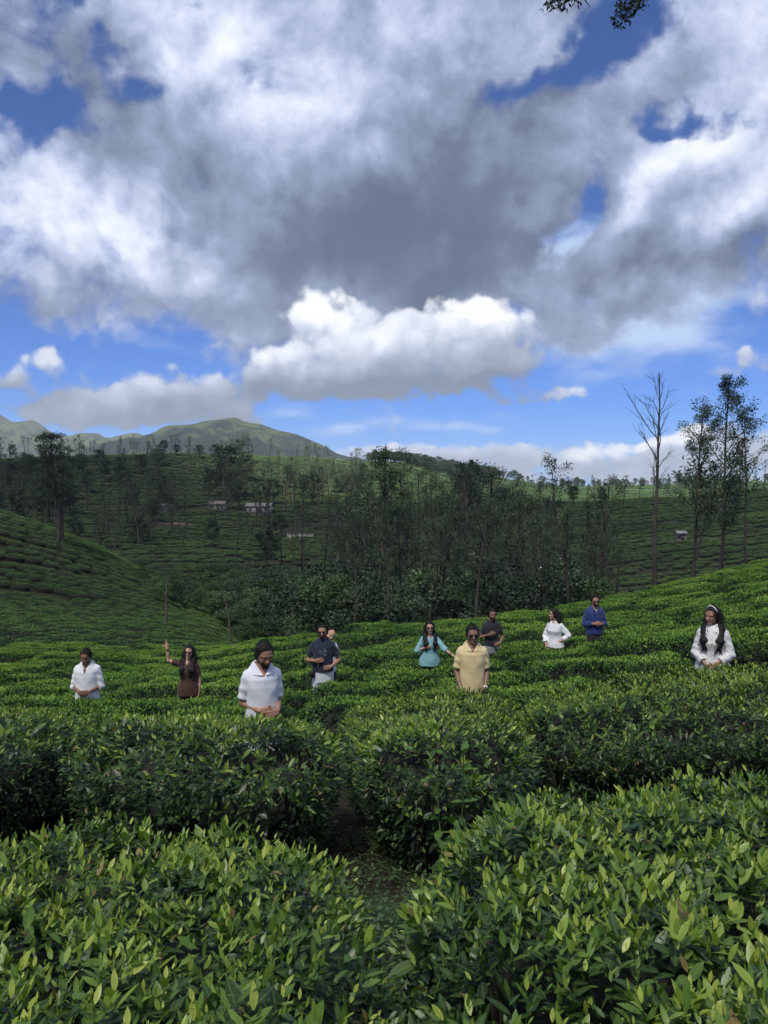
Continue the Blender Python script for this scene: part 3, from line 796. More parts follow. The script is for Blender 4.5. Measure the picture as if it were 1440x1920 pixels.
# ------------------------------------------------------------------ bush meshes for the field
def field_bush(rx, ry, h, dens, L0, k, detail, seed, mat, tint_top=.85, side=1.0):
    """one clipped bush about its foot: flat leafy top, leafy sides with shade painted in the tint"""
    n = int(dens * 4 * rx * ry)
    x, y = rng.uniform(-rx, rx, n), rng.uniform(-ry, ry, n)
    rr = (np.abs(x / rx) ** 3.2 + np.abs(y / ry) ** 3.2) ** (1 / 3.2) + vnoise2(x * 3 + seed, y * 3, seed) * .08
    ok = rr < 1
    x, y, rr = x[ok], y[ok], rr[ok]
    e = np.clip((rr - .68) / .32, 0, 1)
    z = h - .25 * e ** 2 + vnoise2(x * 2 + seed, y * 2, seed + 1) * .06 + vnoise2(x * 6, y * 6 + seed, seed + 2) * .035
    n = len(x)
    A = np.stack([x / rx * e, y / ry * e, np.ones(n)], 1) + rng.normal(0, .25, (n, 3))
    patch = vnoise2(x * 2.2 + seed, y * 2.2, seed + 4)
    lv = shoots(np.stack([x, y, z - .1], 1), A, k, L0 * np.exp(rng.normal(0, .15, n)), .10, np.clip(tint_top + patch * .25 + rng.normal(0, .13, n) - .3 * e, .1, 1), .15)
    m = int(dens * .38 * 4 * (rx + ry) * h)
    a = rng.uniform(0, 6.283, m)
    ca, sa = np.cos(a), np.sin(a)
    rad = (np.abs(ca) ** 3.2 + np.abs(sa) ** 3.2) ** (-1 / 3.2)
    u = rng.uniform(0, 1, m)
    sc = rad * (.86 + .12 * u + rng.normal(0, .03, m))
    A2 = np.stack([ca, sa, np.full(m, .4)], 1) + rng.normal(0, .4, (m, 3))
    ls = shoots(np.stack([ca * rx * sc, sa * ry * sc, h * (.08 + .78 * u)], 1), A2, max(2, k - 2), L0 * np.ones(m), .1, np.clip(.15 + .3 * (u - .5) + rng.normal(0, .08, m), 0, .7) * side, .05 * side)  # side leaves darken towards the foot, shade put into the tint
    lv = [np.concatenate([p, r]) for p, r in zip(lv, ls)]
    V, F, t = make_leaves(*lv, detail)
    # dark core filling the shaded inside
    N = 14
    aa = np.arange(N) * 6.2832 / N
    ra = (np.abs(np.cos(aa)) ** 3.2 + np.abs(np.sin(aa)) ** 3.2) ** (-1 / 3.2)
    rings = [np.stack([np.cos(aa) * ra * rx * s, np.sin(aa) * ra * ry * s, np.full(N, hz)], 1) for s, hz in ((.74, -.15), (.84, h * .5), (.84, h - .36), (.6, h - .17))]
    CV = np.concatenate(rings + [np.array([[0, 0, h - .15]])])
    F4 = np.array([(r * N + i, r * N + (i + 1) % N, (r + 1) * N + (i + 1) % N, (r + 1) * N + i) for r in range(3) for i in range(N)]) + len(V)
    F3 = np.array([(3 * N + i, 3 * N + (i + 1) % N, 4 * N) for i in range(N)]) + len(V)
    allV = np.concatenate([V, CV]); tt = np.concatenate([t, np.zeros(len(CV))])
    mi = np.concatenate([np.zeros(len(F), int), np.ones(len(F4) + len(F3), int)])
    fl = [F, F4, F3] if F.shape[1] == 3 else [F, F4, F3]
    return mesh_np('tea_bush', allV, fl, [mat, M_core], False, {'tint': ('POINT', tt)}, mi)

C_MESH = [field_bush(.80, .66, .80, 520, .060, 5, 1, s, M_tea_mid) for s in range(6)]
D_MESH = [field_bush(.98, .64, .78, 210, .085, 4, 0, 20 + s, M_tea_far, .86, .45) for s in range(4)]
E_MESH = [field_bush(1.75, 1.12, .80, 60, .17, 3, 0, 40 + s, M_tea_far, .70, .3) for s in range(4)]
E_MESH += [field_bush(1.75, 1.12, .80, 60, .17, 3, 0, 50 + s, M_tea_far, .98, .3) for s in range(2)]   # brighter copies: sunlight on the far ridge painted in the tint
print('bush meshes', round(time.time() - T0, 1))

PEOPLE_XY = [((px - 720) / FPX * z, z, .42) for px, z in ((160, 12.5), (352, 13.5), (490, 7.7), (605, 13.3), (613, 14.3), (806, 15), (886, 10.3), (923, 17), (1042, 16), (1117, 17), (1340, 9.5))]
def slope_rot(x, y, rz):
    e = .6
    nx = -(ground_z(x + e, y) - ground_z(x - e, y)) / (2 * e)
    ny = -(ground_z(x, y + e) - ground_z(x, y - e)) / (2 * e)
    N = unit(np.stack([nx, ny, np.ones(len(x))], 1))
    N = unit(N * np.array([.8, .8, 1]))
    out = np.zeros((len(x), 3))
    for i in range(len(x)):
        q = Vector((0, 0, 1)).rotation_difference(Vector(N[i]))
        out[i] = (q.to_matrix() @ Matrix.Rotation(rz[i], 3, 'Z')).to_euler()
    return out

def gn_scatter(name, pts, rots, scl, idx, meshes, mat_stuff_label=None):
    """one object whose geometry nodes stand a bush on every point"""
    me = bpy.data.meshes.new(name)
    me.vertices.add(len(pts)); me.vertices.foreach_set('co', np.asarray(pts, np.float32).ravel())
    for an, ty, arr in (('rot', 'FLOAT_VECTOR', rots), ('scl', 'FLOAT_VECTOR', scl)):
        a = me.attributes.new(an, ty, 'POINT'); a.data.foreach_set('vector', np.asarray(arr, np.float32).ravel())
    a = me.attributes.new('idx', 'INT', 'POINT'); a.data.foreach_set('value', np.asarray(idx, np.int32))
    o = obj(name, me)
    ng = bpy.data.node_groups.new(name, 'GeometryNodeTree')
    ng.interface.new_socket('Geometry', in_out='INPUT', socket_type='NodeSocketGeometry')
    ng.interface.new_socket('Geometry', in_out='OUTPUT', socket_type='NodeSocketGeometry')
    gi, go = ng.nodes.new('NodeGroupInput'), ng.nodes.new('NodeGroupOutput')
    ip = ng.nodes.new('GeometryNodeInstanceOnPoints')
    gti = ng.nodes.new('GeometryNodeGeometryToInstance')
    for m in meshes:
        so = bpy.data.objects.new(m.name, m)
        oi = ng.nodes.new('GeometryNodeObjectInfo'); oi.inputs['Object'].default_value = so
        oi.transform_space = 'ORIGINAL'
        oi.inputs['As Instance'].default_value = True
        ng.links.new(oi.outputs['Geometry'], gti.inputs[0])
    ng.links.new(gi.outputs[0], ip.inputs['Points'])
    ng.links.new(gti.outputs[0], ip.inputs['Instance'])
    ip.inputs['Pick Instance'].default_value = True
    for an, ty, key in (('rot', 'FLOAT_VECTOR', 'Rotation'), ('scl', 'FLOAT_VECTOR', 'Scale'), ('idx', 'INT', 'Instance Index')):
        na = ng.nodes.new('GeometryNodeInputNamedAttribute'); na.data_type = ty; na.inputs['Name'].default_value = an
        src = na.outputs['Attribute']
        if key == 'Rotation':
            er = ng.nodes.new('FunctionNodeEulerToRotation'); ng.links.new(src, er.inputs[0]); src = er.outputs[0]
        ng.links.new(src, ip.inputs[key])
    ng.links.new(ip.outputs[0], go.inputs[0])
    md = o.modifiers.new('scatter', 'NODES'); md.node_group = ng
    tag(o, mat_stuff_label, None, None, 'stuff')
    return o

def rows(y0, y1, dy, dx, umin, umax, jit=.12, wob=1.2, gap_every=0, gap=0, skip=0.0, pad=3):
    """rows of bushes across the view direction, bending a little"""
    out = []; y = y0; r = 0
    while y < y1:
        xa, xb = umin * y - pad, umax * y + pad
        n = int((xb - xa) / dx)
        xs = xa + (np.arange(n) + rng.uniform(0, 1)) * dx + rng.normal(0, jit * dx, n)
        ys = y + vnoise2(xs / 9, np.full(n, y / 14), 51) * wob + rng.normal(0, jit * dy, n)
        out.append(np.stack([xs, ys], 1))
        y += dy; r += 1
        if gap_every and r % gap_every == 0: y += gap
    p = np.concatenate(out)
    return p[rng.uniform(0, 1, len(p)) > skip]

def field_edge(px):
    return np.interp(px, [-500, 0, 400, 540, 720, 900, 1080, 1260, 1440, 1900], [34, 34, 34, 33, 29, 31, 33, 38, 45, 52])
# ------------------------------------------------------------------ the open tea field
pC = rows(8.2, 52, 1.31, 1.56, -.58, .58, .16, .9, 4, .5, .05)
pxs = 720 + FPX * pC[:, 0] / pC[:, 1]
keep = (pC[:, 1] < field_edge(pxs))
for lab, poly, *_ in BLOCKS:
    sp = smooth_poly(poly, 2)
    keep &= ~(in_poly(pC[:, 0], pC[:, 1], sp) | (edge_dist(pC[:, 0], pC[:, 1], sp) < .62))
for (hx, hy, hr) in PEOPLE_XY:
    keep &= np.hypot(pC[:, 0] - hx, pC[:, 1] - hy) > hr
keep &= ~((pC[:, 0] > 1.7) & (pC[:, 1] > 9.0) & (pC[:, 1] < 10.45 + .1 * pC[:, 0]))
pC = pC[keep]
order = np.argsort(pC[:, 1]); pC = pC[order]
nC = len(pC)
zC = ground_z(pC[:, 0], pC[:, 1])
rzC = rng.normal(0, .16, nC) + (rng.uniform(0, 1, nC) > .5) * math.pi
roC = slope_rot(pC[:, 0], pC[:, 1], rzC)
scC = np.stack([rng.uniform(.95, 1.16, nC), rng.uniform(.98, 1.22, nC), rng.uniform(.86, 1.10, nC)], 1)
idC = rng.integers(0, len(C_MESH), nC)
NIND = min(nC, 294)
for i in range(NIND):
    o = bpy.data.objects.new('tea_bush', C_MESH[idC[i]])
    o.location = (pC[i, 0], pC[i, 1], zC[i] - .02); o.rotation_euler = roC[i]; o.scale = scC[i]
    tag(o, 'clipped green tea bush in the unbroken field around the group of people', 'tea bush', 'clipped tea bushes across the field')
    link(o)
print('field bushes', nC)
if nC > NIND:
    s = slice(NIND, nC)
    gn_scatter('tea_field', np.column_stack([pC[s], zC[s] - .02]), roC[s], scC[s], idC[s], C_MESH)

# left hill and the strips of tea running down beside it
pD = rows(33, 136, 1.62, 1.95, -.66, -.02, .08, 2.2, 3, .75, .03)
pxs = 720 + FPX * pD[:, 0] / pD[:, 1]
keep = (pD[:, 1] > field_edge(pxs) - .5) & (pxs < 560 - np.clip(pD[:, 1] - 60, 0, 80) * 1.2) & ~((pD[:, 1] > 74) & (pD[:, 1] < 77.5) & (pxs < 190))
pD = pD[keep]; nD = len(pD)
zD = ground_z(pD[:, 0], pD[:, 1])
gn_scatter('tea_field', np.column_stack([pD, zD - .02]), slope_rot(pD[:, 0], pD[:, 1], rng.normal(0, .12, nD)),
           np.stack([rng.uniform(.92, 1.12, nD), rng.uniform(.85, 1.02, nD), rng.uniform(.85, 1.05, nD)], 1), rng.integers(0, 4, nD), D_MESH)
# the hillside across the valley
pE = rows(76, 480, 3.1, 3.5, -.60, .60, .06, 4.0, 3, 2.2, .04, 6)
pxs = 720 + FPX * pE[:, 0] / pE[:, 1]
wood = vnoise2(pE[:, 0] / 30, pE[:, 1] / 30, 77)
keep = ~((pE[:, 1] < 165) & (pxs > 560) & (pxs < 1010)) & ~((pE[:, 1] < 128) & (pxs < 1010)) & ~((pE[:, 1] < 140) & (pxs < 330)) & (wood < .82)
keep &= ~((np.abs(pE[:, 1] - 262) < 2.8) & (pxs < 355) & (pxs > 255)) & ~((np.abs(pE[:, 1] - 290) < 3) & (pxs < 540) & (pxs > 280))
pE = pE[keep]; nE = len(pE)
zE = ground_z(pE[:, 0], pE[:, 1])
pxE = 720 + FPX * pE[:, 0] / pE[:, 1]
sun_patch = (pE[:, 1] > 352 + 10 * vnoise2(pE[:, 0] / 25, pE[:, 1] / 25, 5)) & (pxE > 448) & (pxE < 800)  # ridge patch where brighter bushes stand in for sunlight
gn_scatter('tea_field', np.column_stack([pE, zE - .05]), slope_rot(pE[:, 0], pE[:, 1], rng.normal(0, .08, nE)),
           np.stack([rng.uniform(.88, 1.06, nE), rng.uniform(.9, 1.1, nE), rng.uniform(.8, 1.1, nE)], 1), np.where(sun_patch, rng.integers(4, 6, nE), rng.integers(0, 4, nE)), E_MESH)
# the sunlit slopes behind, sun also painted in by the brighter bushes
pF = rows(505, 960, 6.0, 8.0, -.40, .60, .1, 5.0, 4, 3.0, .05, 6)
pxs = 720 + FPX * pF[:, 0] / pF[:, 1]
keep = vnoise2(pF[:, 0] / 70, pF[:, 1] / 70, 91) < .45
pF = pF[keep]; nF = len(pF)
zF = ground_z(pF[:, 0], pF[:, 1])
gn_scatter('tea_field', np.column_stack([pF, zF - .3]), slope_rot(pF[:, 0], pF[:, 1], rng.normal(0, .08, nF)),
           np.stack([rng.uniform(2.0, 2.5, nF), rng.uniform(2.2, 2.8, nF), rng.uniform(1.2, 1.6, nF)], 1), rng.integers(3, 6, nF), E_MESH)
print('field', nC, nD, nE, nF, round(time.time() - T0, 1))
# ------------------------------------------------------------------ trees
M_bark = bark_material('grey_bark', (.022, .019, .017), (.085, .075, .065), 4)
M_bark_pale = bark_material('pale_dead_bark', (.05, .042, .036), (.16, .135, .115), 4)
LEAF_OAK = [(0.0, (.015, .026, .015)), (.5, (.040, .066, .032)), (1.0, (.105, .145, .066))]
M_oak = leaf_material('silver_oak_leaf', LEAF_OAK, .55, .12, .35, 0, .5)
LEAF_DENSE = [(0.0, (.008, .015, .009)), (.5, (.019, .036, .017)), (1.0, (.050, .085, .032))]
M_dense = leaf_material('broad_leaf', LEAF_DENSE, .55, .1, .35, 0, .4)
LEAF_DRY = [(0.0, (.020, .030, .018)), (.5, (.050, .066, .040)), (1.0, (.105, .122, .074))]
M_dry = leaf_material('dry_grey_leaf', LEAF_DRY, .7, .1, .2, 0, .4)
LEAF_SCRUB = [(0.0, (.014, .032, .012)), (.5, (.042, .088, .026)), (1.0, (.11, .18, .055))]
M_scrub = leaf_material('scrub_leaf', LEAF_SCRUB, .55, .15, .35, 0, .5)
M_flower, _nb, _b = material('pale_blossom')
_b.inputs['Base Color'].default_value = (.42, .42, .36, 1); _b.inputs['Roughness'].default_value = .8

def rot_about(v, ax, a):
    return v * math.cos(a) + np.cross(ax, v) * math.sin(a) + ax * (ax @ v) * (1 - math.cos(a))

def limb_path(p, d, L, n, wander, lift, R_):
    pts = [p]; d = d / np.linalg.norm(d)
    for i in range(n):
        d = d + R_.normal(0, wander, 3) + np.array([0, 0, lift])
        d = d / np.linalg.norm(d)
        pts.append(pts[-1] + d * L / n)
    return pts, d

def make_tree(seed, H=16, first=.42, limbs=20, spread=.14, kind='oak', leaf=.30, per=13, sub=4, mat=None, bark=None, fork=False, lean=.02, tr=None, sides=8, clump=.42, skip=.12, up=(.55, 1.0)):
    R_ = np.random.default_rng(seed)
    TV, TF, BV, BF = [], [], [], []
    tr = tr or H * .0125 + .03
    # trunk
    n = 9; pts = [np.array([0, 0, -.4])]; d = np.array([R_.normal(0, lean), R_.normal(0, lean), 1.0])
    for i in range(n):
        d = d + np.array([R_.normal(0, .035), R_.normal(0, .035), 0]); d[2] = 1
        pts.append(pts[-1] + d / np.linalg.norm(d) * (H + .4) / n)
    P = np.array(pts)
    zt = P[:, 2]
    def on_trunk(h): return np.array([np.interp(h, zt, P[:, 0]), np.interp(h, zt, P[:, 1]), h])
    def rad_at(h): return tr * (1.0 - .86 * min(max(h / H, 0), 1)) * (1.25 if h < .3 else 1)
    tube_into(TV, TF, P, [rad_at(h) for h in zt], sides)
    tips = []
    for k in range(limbs):
        f = (k + R_.uniform(0, .9)) / limbs
        h = H * (first + (0.985 - first) * f)
        az = k * 2.399 + R_.normal(0, .5)
        prof = (math.sin(math.pi * min(1, .18 + f * .80)) ** .8) * R_.uniform(.55, 1.25)
        if kind == 'dense': prof = math.sqrt(max(.02, 1 - (2 * f - .85) ** 2 / 1.4)) * R_.uniform(.8, 1.1)
        L = H * spread * max(.22, prof)
        el = R_.uniform(*up) * (.85 + .3 * f)
        dv = np.array([math.cos(az) * math.cos(el), math.sin(az) * math.cos(el), math.sin(el)])
        p0 = on_trunk(min(h, H * .985))
        pp, dd = limb_path(p0, dv, L, 4, .13, .06, R_)
        r0 = max(.012, min(rad_at(h) * .6, L * .022))
        tube_into(BV, BF, pp, np.linspace(r0, r0 * .35, 5), 5)
        tips.append((pp[-1], dd)); 
        for s in range(sub):
            t = R_.uniform(.35, 1.0); q = min(3, int(t * 4)); b = pp[q] + (pp[q + 1] - pp[q]) * (t * 4 - q)
            sd_ = rot_about(dd, unit(R_.normal(size=3)), R_.uniform(.4, 1.0))
            sp_, s2 = limb_path(b, sd_, L * R_.uniform(.28, .55), 3, .2, .05, R_)
            tube_into(BV, BF, sp_, np.linspace(r0 * .45, r0 * .15, 4), 4)
            tips.append((sp_[-1], s2)); tips.append(((sp_[1] + sp_[2]) / 2, s2))
            if kind == 'bare':
                for w in range(3):
                    s3 = rot_about(s2, unit(R_.normal(size=3)), R_.uniform(.3, .8))
                    tw, _ = limb_path(sp_[R_.integers(1, 4)], s3, L * R_.uniform(.12, .26), 2, .2, .04, R_)
                    tube_into(BV, BF, tw, np.linspace(r0 * .2, r0 * .09, 3), 3)
    trunk = mesh_np('trunk', np.array(TV), np.array(TF), [bark or M_bark], True)
    branches = mesh_np('branches', np.array(BV), np.array(BF), [bark or M_bark], True)
    crown = None
    if kind != 'bare':
        C = np.array([t[0] for t in tips]); D_ = np.array([t[1] for t in tips])
        keep = R_.uniform(0, 1, len(C)) > skip
        C, D_ = C[keep], D_[keep]
        m = len(C) * per
        idx = np.repeat(np.arange(len(C)), per)
        off = R_.normal(0, 1, (m, 3)); off /= np.maximum(np.linalg.norm(off, axis=1, keepdims=True), .3)
        cs = clump * R_.uniform(.6, 1.3, len(C))
        P_ = C[idx] + off * (cs[idx] * R_.uniform(.1, 1, m) ** .6)[:, None] * np.array([1, 1, .75])
        T = unit(off * .8 + D_[idx] * .5 + R_.normal(0, .5, (m, 3)) + np.array([0, 0, -.15]))
        Nn = unit(R_.normal(0, .6, (m, 3)) + np.array([0, 0, 1.0]))
        L = leaf * R_.uniform(.6, 1.3, m)
        tone = R_.uniform(0, 1, len(C))
        tint = np.clip(.15 + .55 * tone[idx] + R_.normal(0, .16, m), 0, 1)
        V, F, t = make_leaves(P_, T, Nn, L, L * R_.uniform(.28, .5, m), R_.uniform(0, .25, m), tint, 0)
        crown = mesh_np('crown', V, F, [mat or M_oak], False, {'tint': ('POINT', t)})
    return dict(H=H, trunk=trunk, branches=branches, crown=crown)

def make_shrub(seed, H=3.0, W=2.2, n=2200, leaf=.15, mat=None, flowers=0):
    R_ = np.random.default_rng(seed)
    TV, TF = [], []
    for k in range(6):
        a = R_.uniform(0, 6.28)
        pp, _ = limb_path(np.array([R_.normal(0, .12), R_.normal(0, .12), -.2]), np.array([math.cos(a) * .5, math.sin(a) * .5, 1]), H * R_.uniform(.55, .9), 4, .15, .02, R_)
        tube_into(TV, TF, pp, np.linspace(.05, .015, 5), 5)
    nb_ = 26
    cz = R_.uniform(.25, .95, nb_) * H
    ang = R_.uniform(0, 6.28, nb_); rr = R_.uniform(0, 1, nb_) ** .6 * W * .5 * np.sqrt(np.clip(1.15 - (cz / H - .35) ** 2 * 1.6, .1, 1))
    C = np.stack([np.cos(ang) * rr, np.sin(ang) * rr, cz], 1); cr = R_.uniform(.18, .38, nb_) * W * .5
    idx = R_.integers(0, nb_, n)
    o = R_.normal(size=(n, 3)); o = unit(o); o[:, 2] = np.abs(o[:, 2]) * 1.0 - .25
    P_ = C[idx] + o * (cr[idx] * R_.uniform(.55, 1, n))[:, None]
    T = unit(o + R_.normal(0, .6, (n, 3))); Nn = unit(o * .6 + np.array([0, 0, .8]) + R_.normal(0, .4, (n, 3)))
    L = leaf * R_.uniform(.6, 1.3, n)
    tint = np.clip(.45 + .35 * o[:, 2] * 0 + .3 * (R_.uniform(0, 1, nb_)[idx] - .5) + R_.normal(0, .16, n), 0, 1)
    V, F, t = make_leaves(P_, T, Nn, L, L * .5, R_.uniform(0, .3, n), tint, 0)
    d = dict(H=H, trunk=mesh_np('stems', np.array(TV), np.array(TF), [M_bark], True), branches=None,
             crown=mesh_np('crown', V, F, [mat or M_scrub], False, {'tint': ('POINT', t)}), flowers=None)
    if flowers:
        i2 = R_.integers(0, n, flowers)
        Vf, Ff, tf = make_leaves(P_[i2] + o[i2] * .08, unit(R_.normal(size=(flowers, 3))), unit(o[i2] + np.array([0, 0, .6])), np.full(flowers, .13), np.full(flowers, .10), np.zeros(flowers), np.ones(flowers), 0)
        d['flowers'] = mesh_np('blossom', Vf, Ff, [M_flower], False)
    return d

def place_tree(name, var, x, y, H, label, cat='tree', group=None, rz=None, sx=1.0):
    g = float(ground_z(x, y)[0])
    root = empty(name, (x, y, g), rng.uniform(0, 6.28) if rz is None else rz)
    s = H / var['H']
    root.scale = (s * sx, s * sx, s)
    tag(root, label, cat, group)
    for key, nm in (('trunk', 'trunk'), ('branches', 'branches'), ('crown', 'crown'), ('flowers', 'blossom')):
        me = var.get(key)
        if me:
            if nm == 'trunk' and me.name.startswith('stems'): nm = 'stems'
            o = obj(nm, me, root)
            if nm in ('crown', 'branches', 'stems', 'blossom'): o['kind'] = 'stuff'
    return root

def tree_at(name, var, px, z, top, label, cat='tree', group=None, rz=None, sx=1.0):
    x = (px - 720) / FPX * z
    g = float(ground_z(x, z)[0])
    H = CAMZ + (920 - top) / FPX * z - g
    return place_tree(name, var, x, z, max(H, .8), label, cat, group, rz, sx)

OAK = [make_tree(100 + i, 16, R, limbs=l, spread=s, per=p, leaf=.34, skip=k) if False else
       make_tree(100 + i, 16, f, l, s, 'oak', .15, int(p * 1.75), 4, clump=.42, skip=k)
       for i, (f, l, s, p, k) in enumerate([(.50, 15, .13, 18, .2), (.60, 12, .12, 18, .15), (.42, 17, .15, 16, .26), (.54, 13, .16, 18, .22), (.64, 11, .11, 20, .15), (.40, 17, .12, 16, .3)])]
THIN = [make_tree(140 + i, 16, f, l, s, 'oak', .14, 20, 3, clump=.40, skip=.3, mat=M_dry) for i, (f, l, s) in enumerate([(.25, 22, .13), (.4, 18, .12), (.3, 20, .16)])]
DENSE = [make_tree(160 + i, 12, f, 26, s, 'dense', .55, 14, 4, M_dense, clump=.85, skip=.04, up=(.2, .9)) for i, (f, s) in enumerate([(.25, .30), (.3, .26), (.2, .34)])]
SHRUB = [make_shrub(180 + i, 5, 4.2, 5200, .15, m, fl) for i, (m, fl) in enumerate([(M_scrub, 0), (M_oak, 0), (M_dense, 0), (M_dense, 120), (M_dry, 90)])]
print('tree meshes', round(time.time() - T0, 1))

# --- the trees that stand out
V_bare = make_tree(201, 15, .56, 17, .145, 'bare', sub=5, bark=M_bark, tr=.16, up=(.85, 1.25), lean=.006)
t = tree_at('bare_tree', V_bare, 1234, 42, 700, 'tall dead tree with bare forked branches at the top of its long grey trunk')
V_r2 = make_tree(202, 16, .47, 20, .15, 'oak', .15, 32, 5, tr=.17, clump=.34, skip=.08, up=(.5, .9))
tree_at('silver_oak', V_r2, 1302, 47, 772, 'leafy dark tree with a forked leaning trunk between the dead tree and the tallest tree')
V_r3 = make_tree(203, 17, .40, 27, .135, 'oak', .15, 32, 5, tr=.17, clump=.34, skip=.06, up=(.35, .8))
tree_at('silver_oak', V_r3, 1338, 50, 702, 'tallest dark tree with a full pointed crown rising over the right slope')
V_r4 = make_tree(204, 15, .58, 14, .17, 'oak', .15, 30, 4, tr=.13, clump=.34, skip=.12, up=(.6, 1.1))
tree_at('silver_oak', V_r4, 1409, 46, 778, 'slim tree with an open umbrella crown beside the right edge of the picture')
V_r5 = make_tree(205, 10, .74, 9, .17, 'dense', .20, 20, 4, M_oak, tr=.1, clump=.40, skip=.1, up=(.1, .6))
tree_at('silver_oak', V_r5, 1266, 58, 868, 'small tree with a flat clumped crown just behind the dead bare tree')
V_mid = make_tree(206, 19, .52, 24, .135, 'oak', .15, 40, 5, tr=.22, clump=.46, skip=.06, up=(.4, .9))
tree_at('silver_oak', V_mid, 714, 62, 843, 'tall broad crowned tree with a thick bare trunk rising above the middle woodland', sx=1.3)
V_l = make_tree(207, 15, .40, 26, .15, 'oak', .19, 32, 5, tr=.24, clump=.5, skip=.12)
tree_at('silver_oak', V_l, 107, 98, 815, 'large wide tree with a dark trunk standing on the left tea hill', sx=1.5)
tree_at('silver_oak', OAK[1], 117, 101, 838, 'thinner tree close behind the large tree on the left tea hill')
tree_at('silver_oak', OAK[3], 1136, 60, 896, 'slim dark tree standing alone to the left of the dead bare tree')
V_pale = make_tree(208, 18, .6, 13, .13, 'oak', .22, 14, 4, mat=M_dry, tr=.13, clump=.42, skip=.2)
tree_at('silver_oak', V_pale, 1024, 84, 862, 'tree with a pale sparse crown poking above the right end of the woodland')
tree_at('broadleaf_tree', DENSE[0], 432, 322, 846, 'biggest dark dense tree on the far hillside above the white cottages')
tree_at('broadleaf_tree', DENSE[2], 392, 318, 884, 'low dense tree spreading beside the biggest tree above the cottages', sx=.9)
tree_at('broadleaf_tree', DENSE[1], 880, 250, 876, 'black green round tree at the crest behind the middle woodland', sx=1.0)
tree_at('broadleaf_tree', DENSE[1], 330, 286, 944, 'flat topped dark tree hanging over the small white cottage', sx=1.1)
tree_at('silver_oak', OAK[5], 2, 118, 776, 'dark tree cut by the left edge above the tea hill')

# lopped shade trees standing in the tea
def lopped(px, z, top, label, seed, stubs, tr):
    H = CAMZ + (920 - top) / FPX * z - float(ground_z((px - 720) / FPX * z, z)[0])
    v = make_tree(seed, H, .72, stubs, .16, 'bare', sub=1, bark=M_bark_pale, tr=tr, up=(.8, 1.25))
    return place_tree('lopped_tree', v, (px - 720) / FPX * z, z, H, label)
lopped(309, 62, 1056, 'lopped grey trunk with short forked stubs in the lower left tea', 211, 5, .13)
lopped(436, 50, 1087, 'bare straight lopped trunk left of the woodland at the field edge', 212, 2, .10)
lopped(1187, 58, 1000, 'thin leafless trunk between the slim dark tree and the dead tree', 213, 3, .09)
lopped(1006, 66, 1014, 'pale leafless snag with bent limbs inside the right half of the woodland', 214, 5, .11)
lopped(790, 44, 1040, 'pale bare trunk at the front of the woodland right of the tall broad tree', 215, 2, .11)

# --- woodland in the valley
G_W = 'trees of the valley woodland'
for i in range(64):
    px = rng.uniform(640, 1110) if i < 50 else rng.uniform(560, 1180)
    z = rng.uniform(46, 135)
    top = {True: rng.uniform(915, 1030), False: rng.uniform(866 if 730 < px < 935 else 890, 960)}[z < 75]
    if px > 1030: top += 40
    if px < 700: top += 25
    if 690 < px < 740 and z < 62: z += 25
    var = THIN[rng.integers(0, 3)] if rng.uniform() < .42 else OAK[rng.integers(0, 6)]
    tree_at('silver_oak', var, px, z, top, 'slender grey green tree of the crowded woodland in the middle valley', 'tree', G_W, sx=rng.uniform(.8, 1.15))
for i in range(13):
    px = 655 + i * 34 + rng.uniform(-12, 12); z = float(field_edge(px)) + rng.uniform(3, 12)
    tree_at('silver_oak', OAK[[1, 3, 4][i % 3]], px, z, rng.uniform(935, 1010), 'slender bare stemmed tree at the front edge of the valley woodland', 'tree', 'front trees of the valley woodland', sx=rng.uniform(.9, 1.3))
G_S = 'shrubs along the woodland edge'
for i in range(52):
    px = rng.uniform(560, 1090); z = rng.uniform(33, 60) + (px > 1000) * 4
    e = float(field_edge(px)); z = max(z, e + 3)
    top = np.interp(px, [560, 640, 720, 900, 1000, 1090], [1118, 1105, 1098, 1102, 1108, 1112]) + rng.uniform(-60, 34)
    v = SHRUB[rng.choice([0, 1, 2, 2])]
    tree_at('shrub', v, px, z, top, 'dark leafy shrub in the thicket at the foot of the woodland', 'shrub', G_S, sx=rng.uniform(.8, 1.25))
for px, z, top, lab in ((1000, 42, 1070, 'shrub dotted with pale blossom at the right end of the thicket'), (985, 47, 1062, 'small pale flowering tree just left of the blossoming shrub'), (640, 44, 1050, 'tall dark shrub at the left end of the thicket')):
    tree_at('shrub', SHRUB[3 if px != 640 else 2], px, z, top, lab, 'shrub')
G_V = 'scrub on the valley floor'
for i in range(22):
    px = rng.uniform(270, 500); z = rng.uniform(84, 112)
    tree_at('shrub', SHRUB[0 if rng.uniform() < .75 else 1], px, z, 1020 + (px - 180) * .47 + rng.uniform(-22, 16), 'low green shrub where the left tea hill runs down to the valley', 'shrub', 'scrub at the foot of the left hill', sx=rng.uniform(1.0, 1.7))
for i in range(46):
    px = rng.uniform(380, 660); z = rng.uniform(90, 150)
    tree_at('shrub', SHRUB[0 if rng.uniform() < .7 else 1], px, z, np.interp(z, [90, 150], [1128, 1062]) + rng.uniform(-26, 14), 'mid green shrub in the scrub on the valley floor', 'shrub', G_V, sx=rng.uniform(1.0, 1.6))
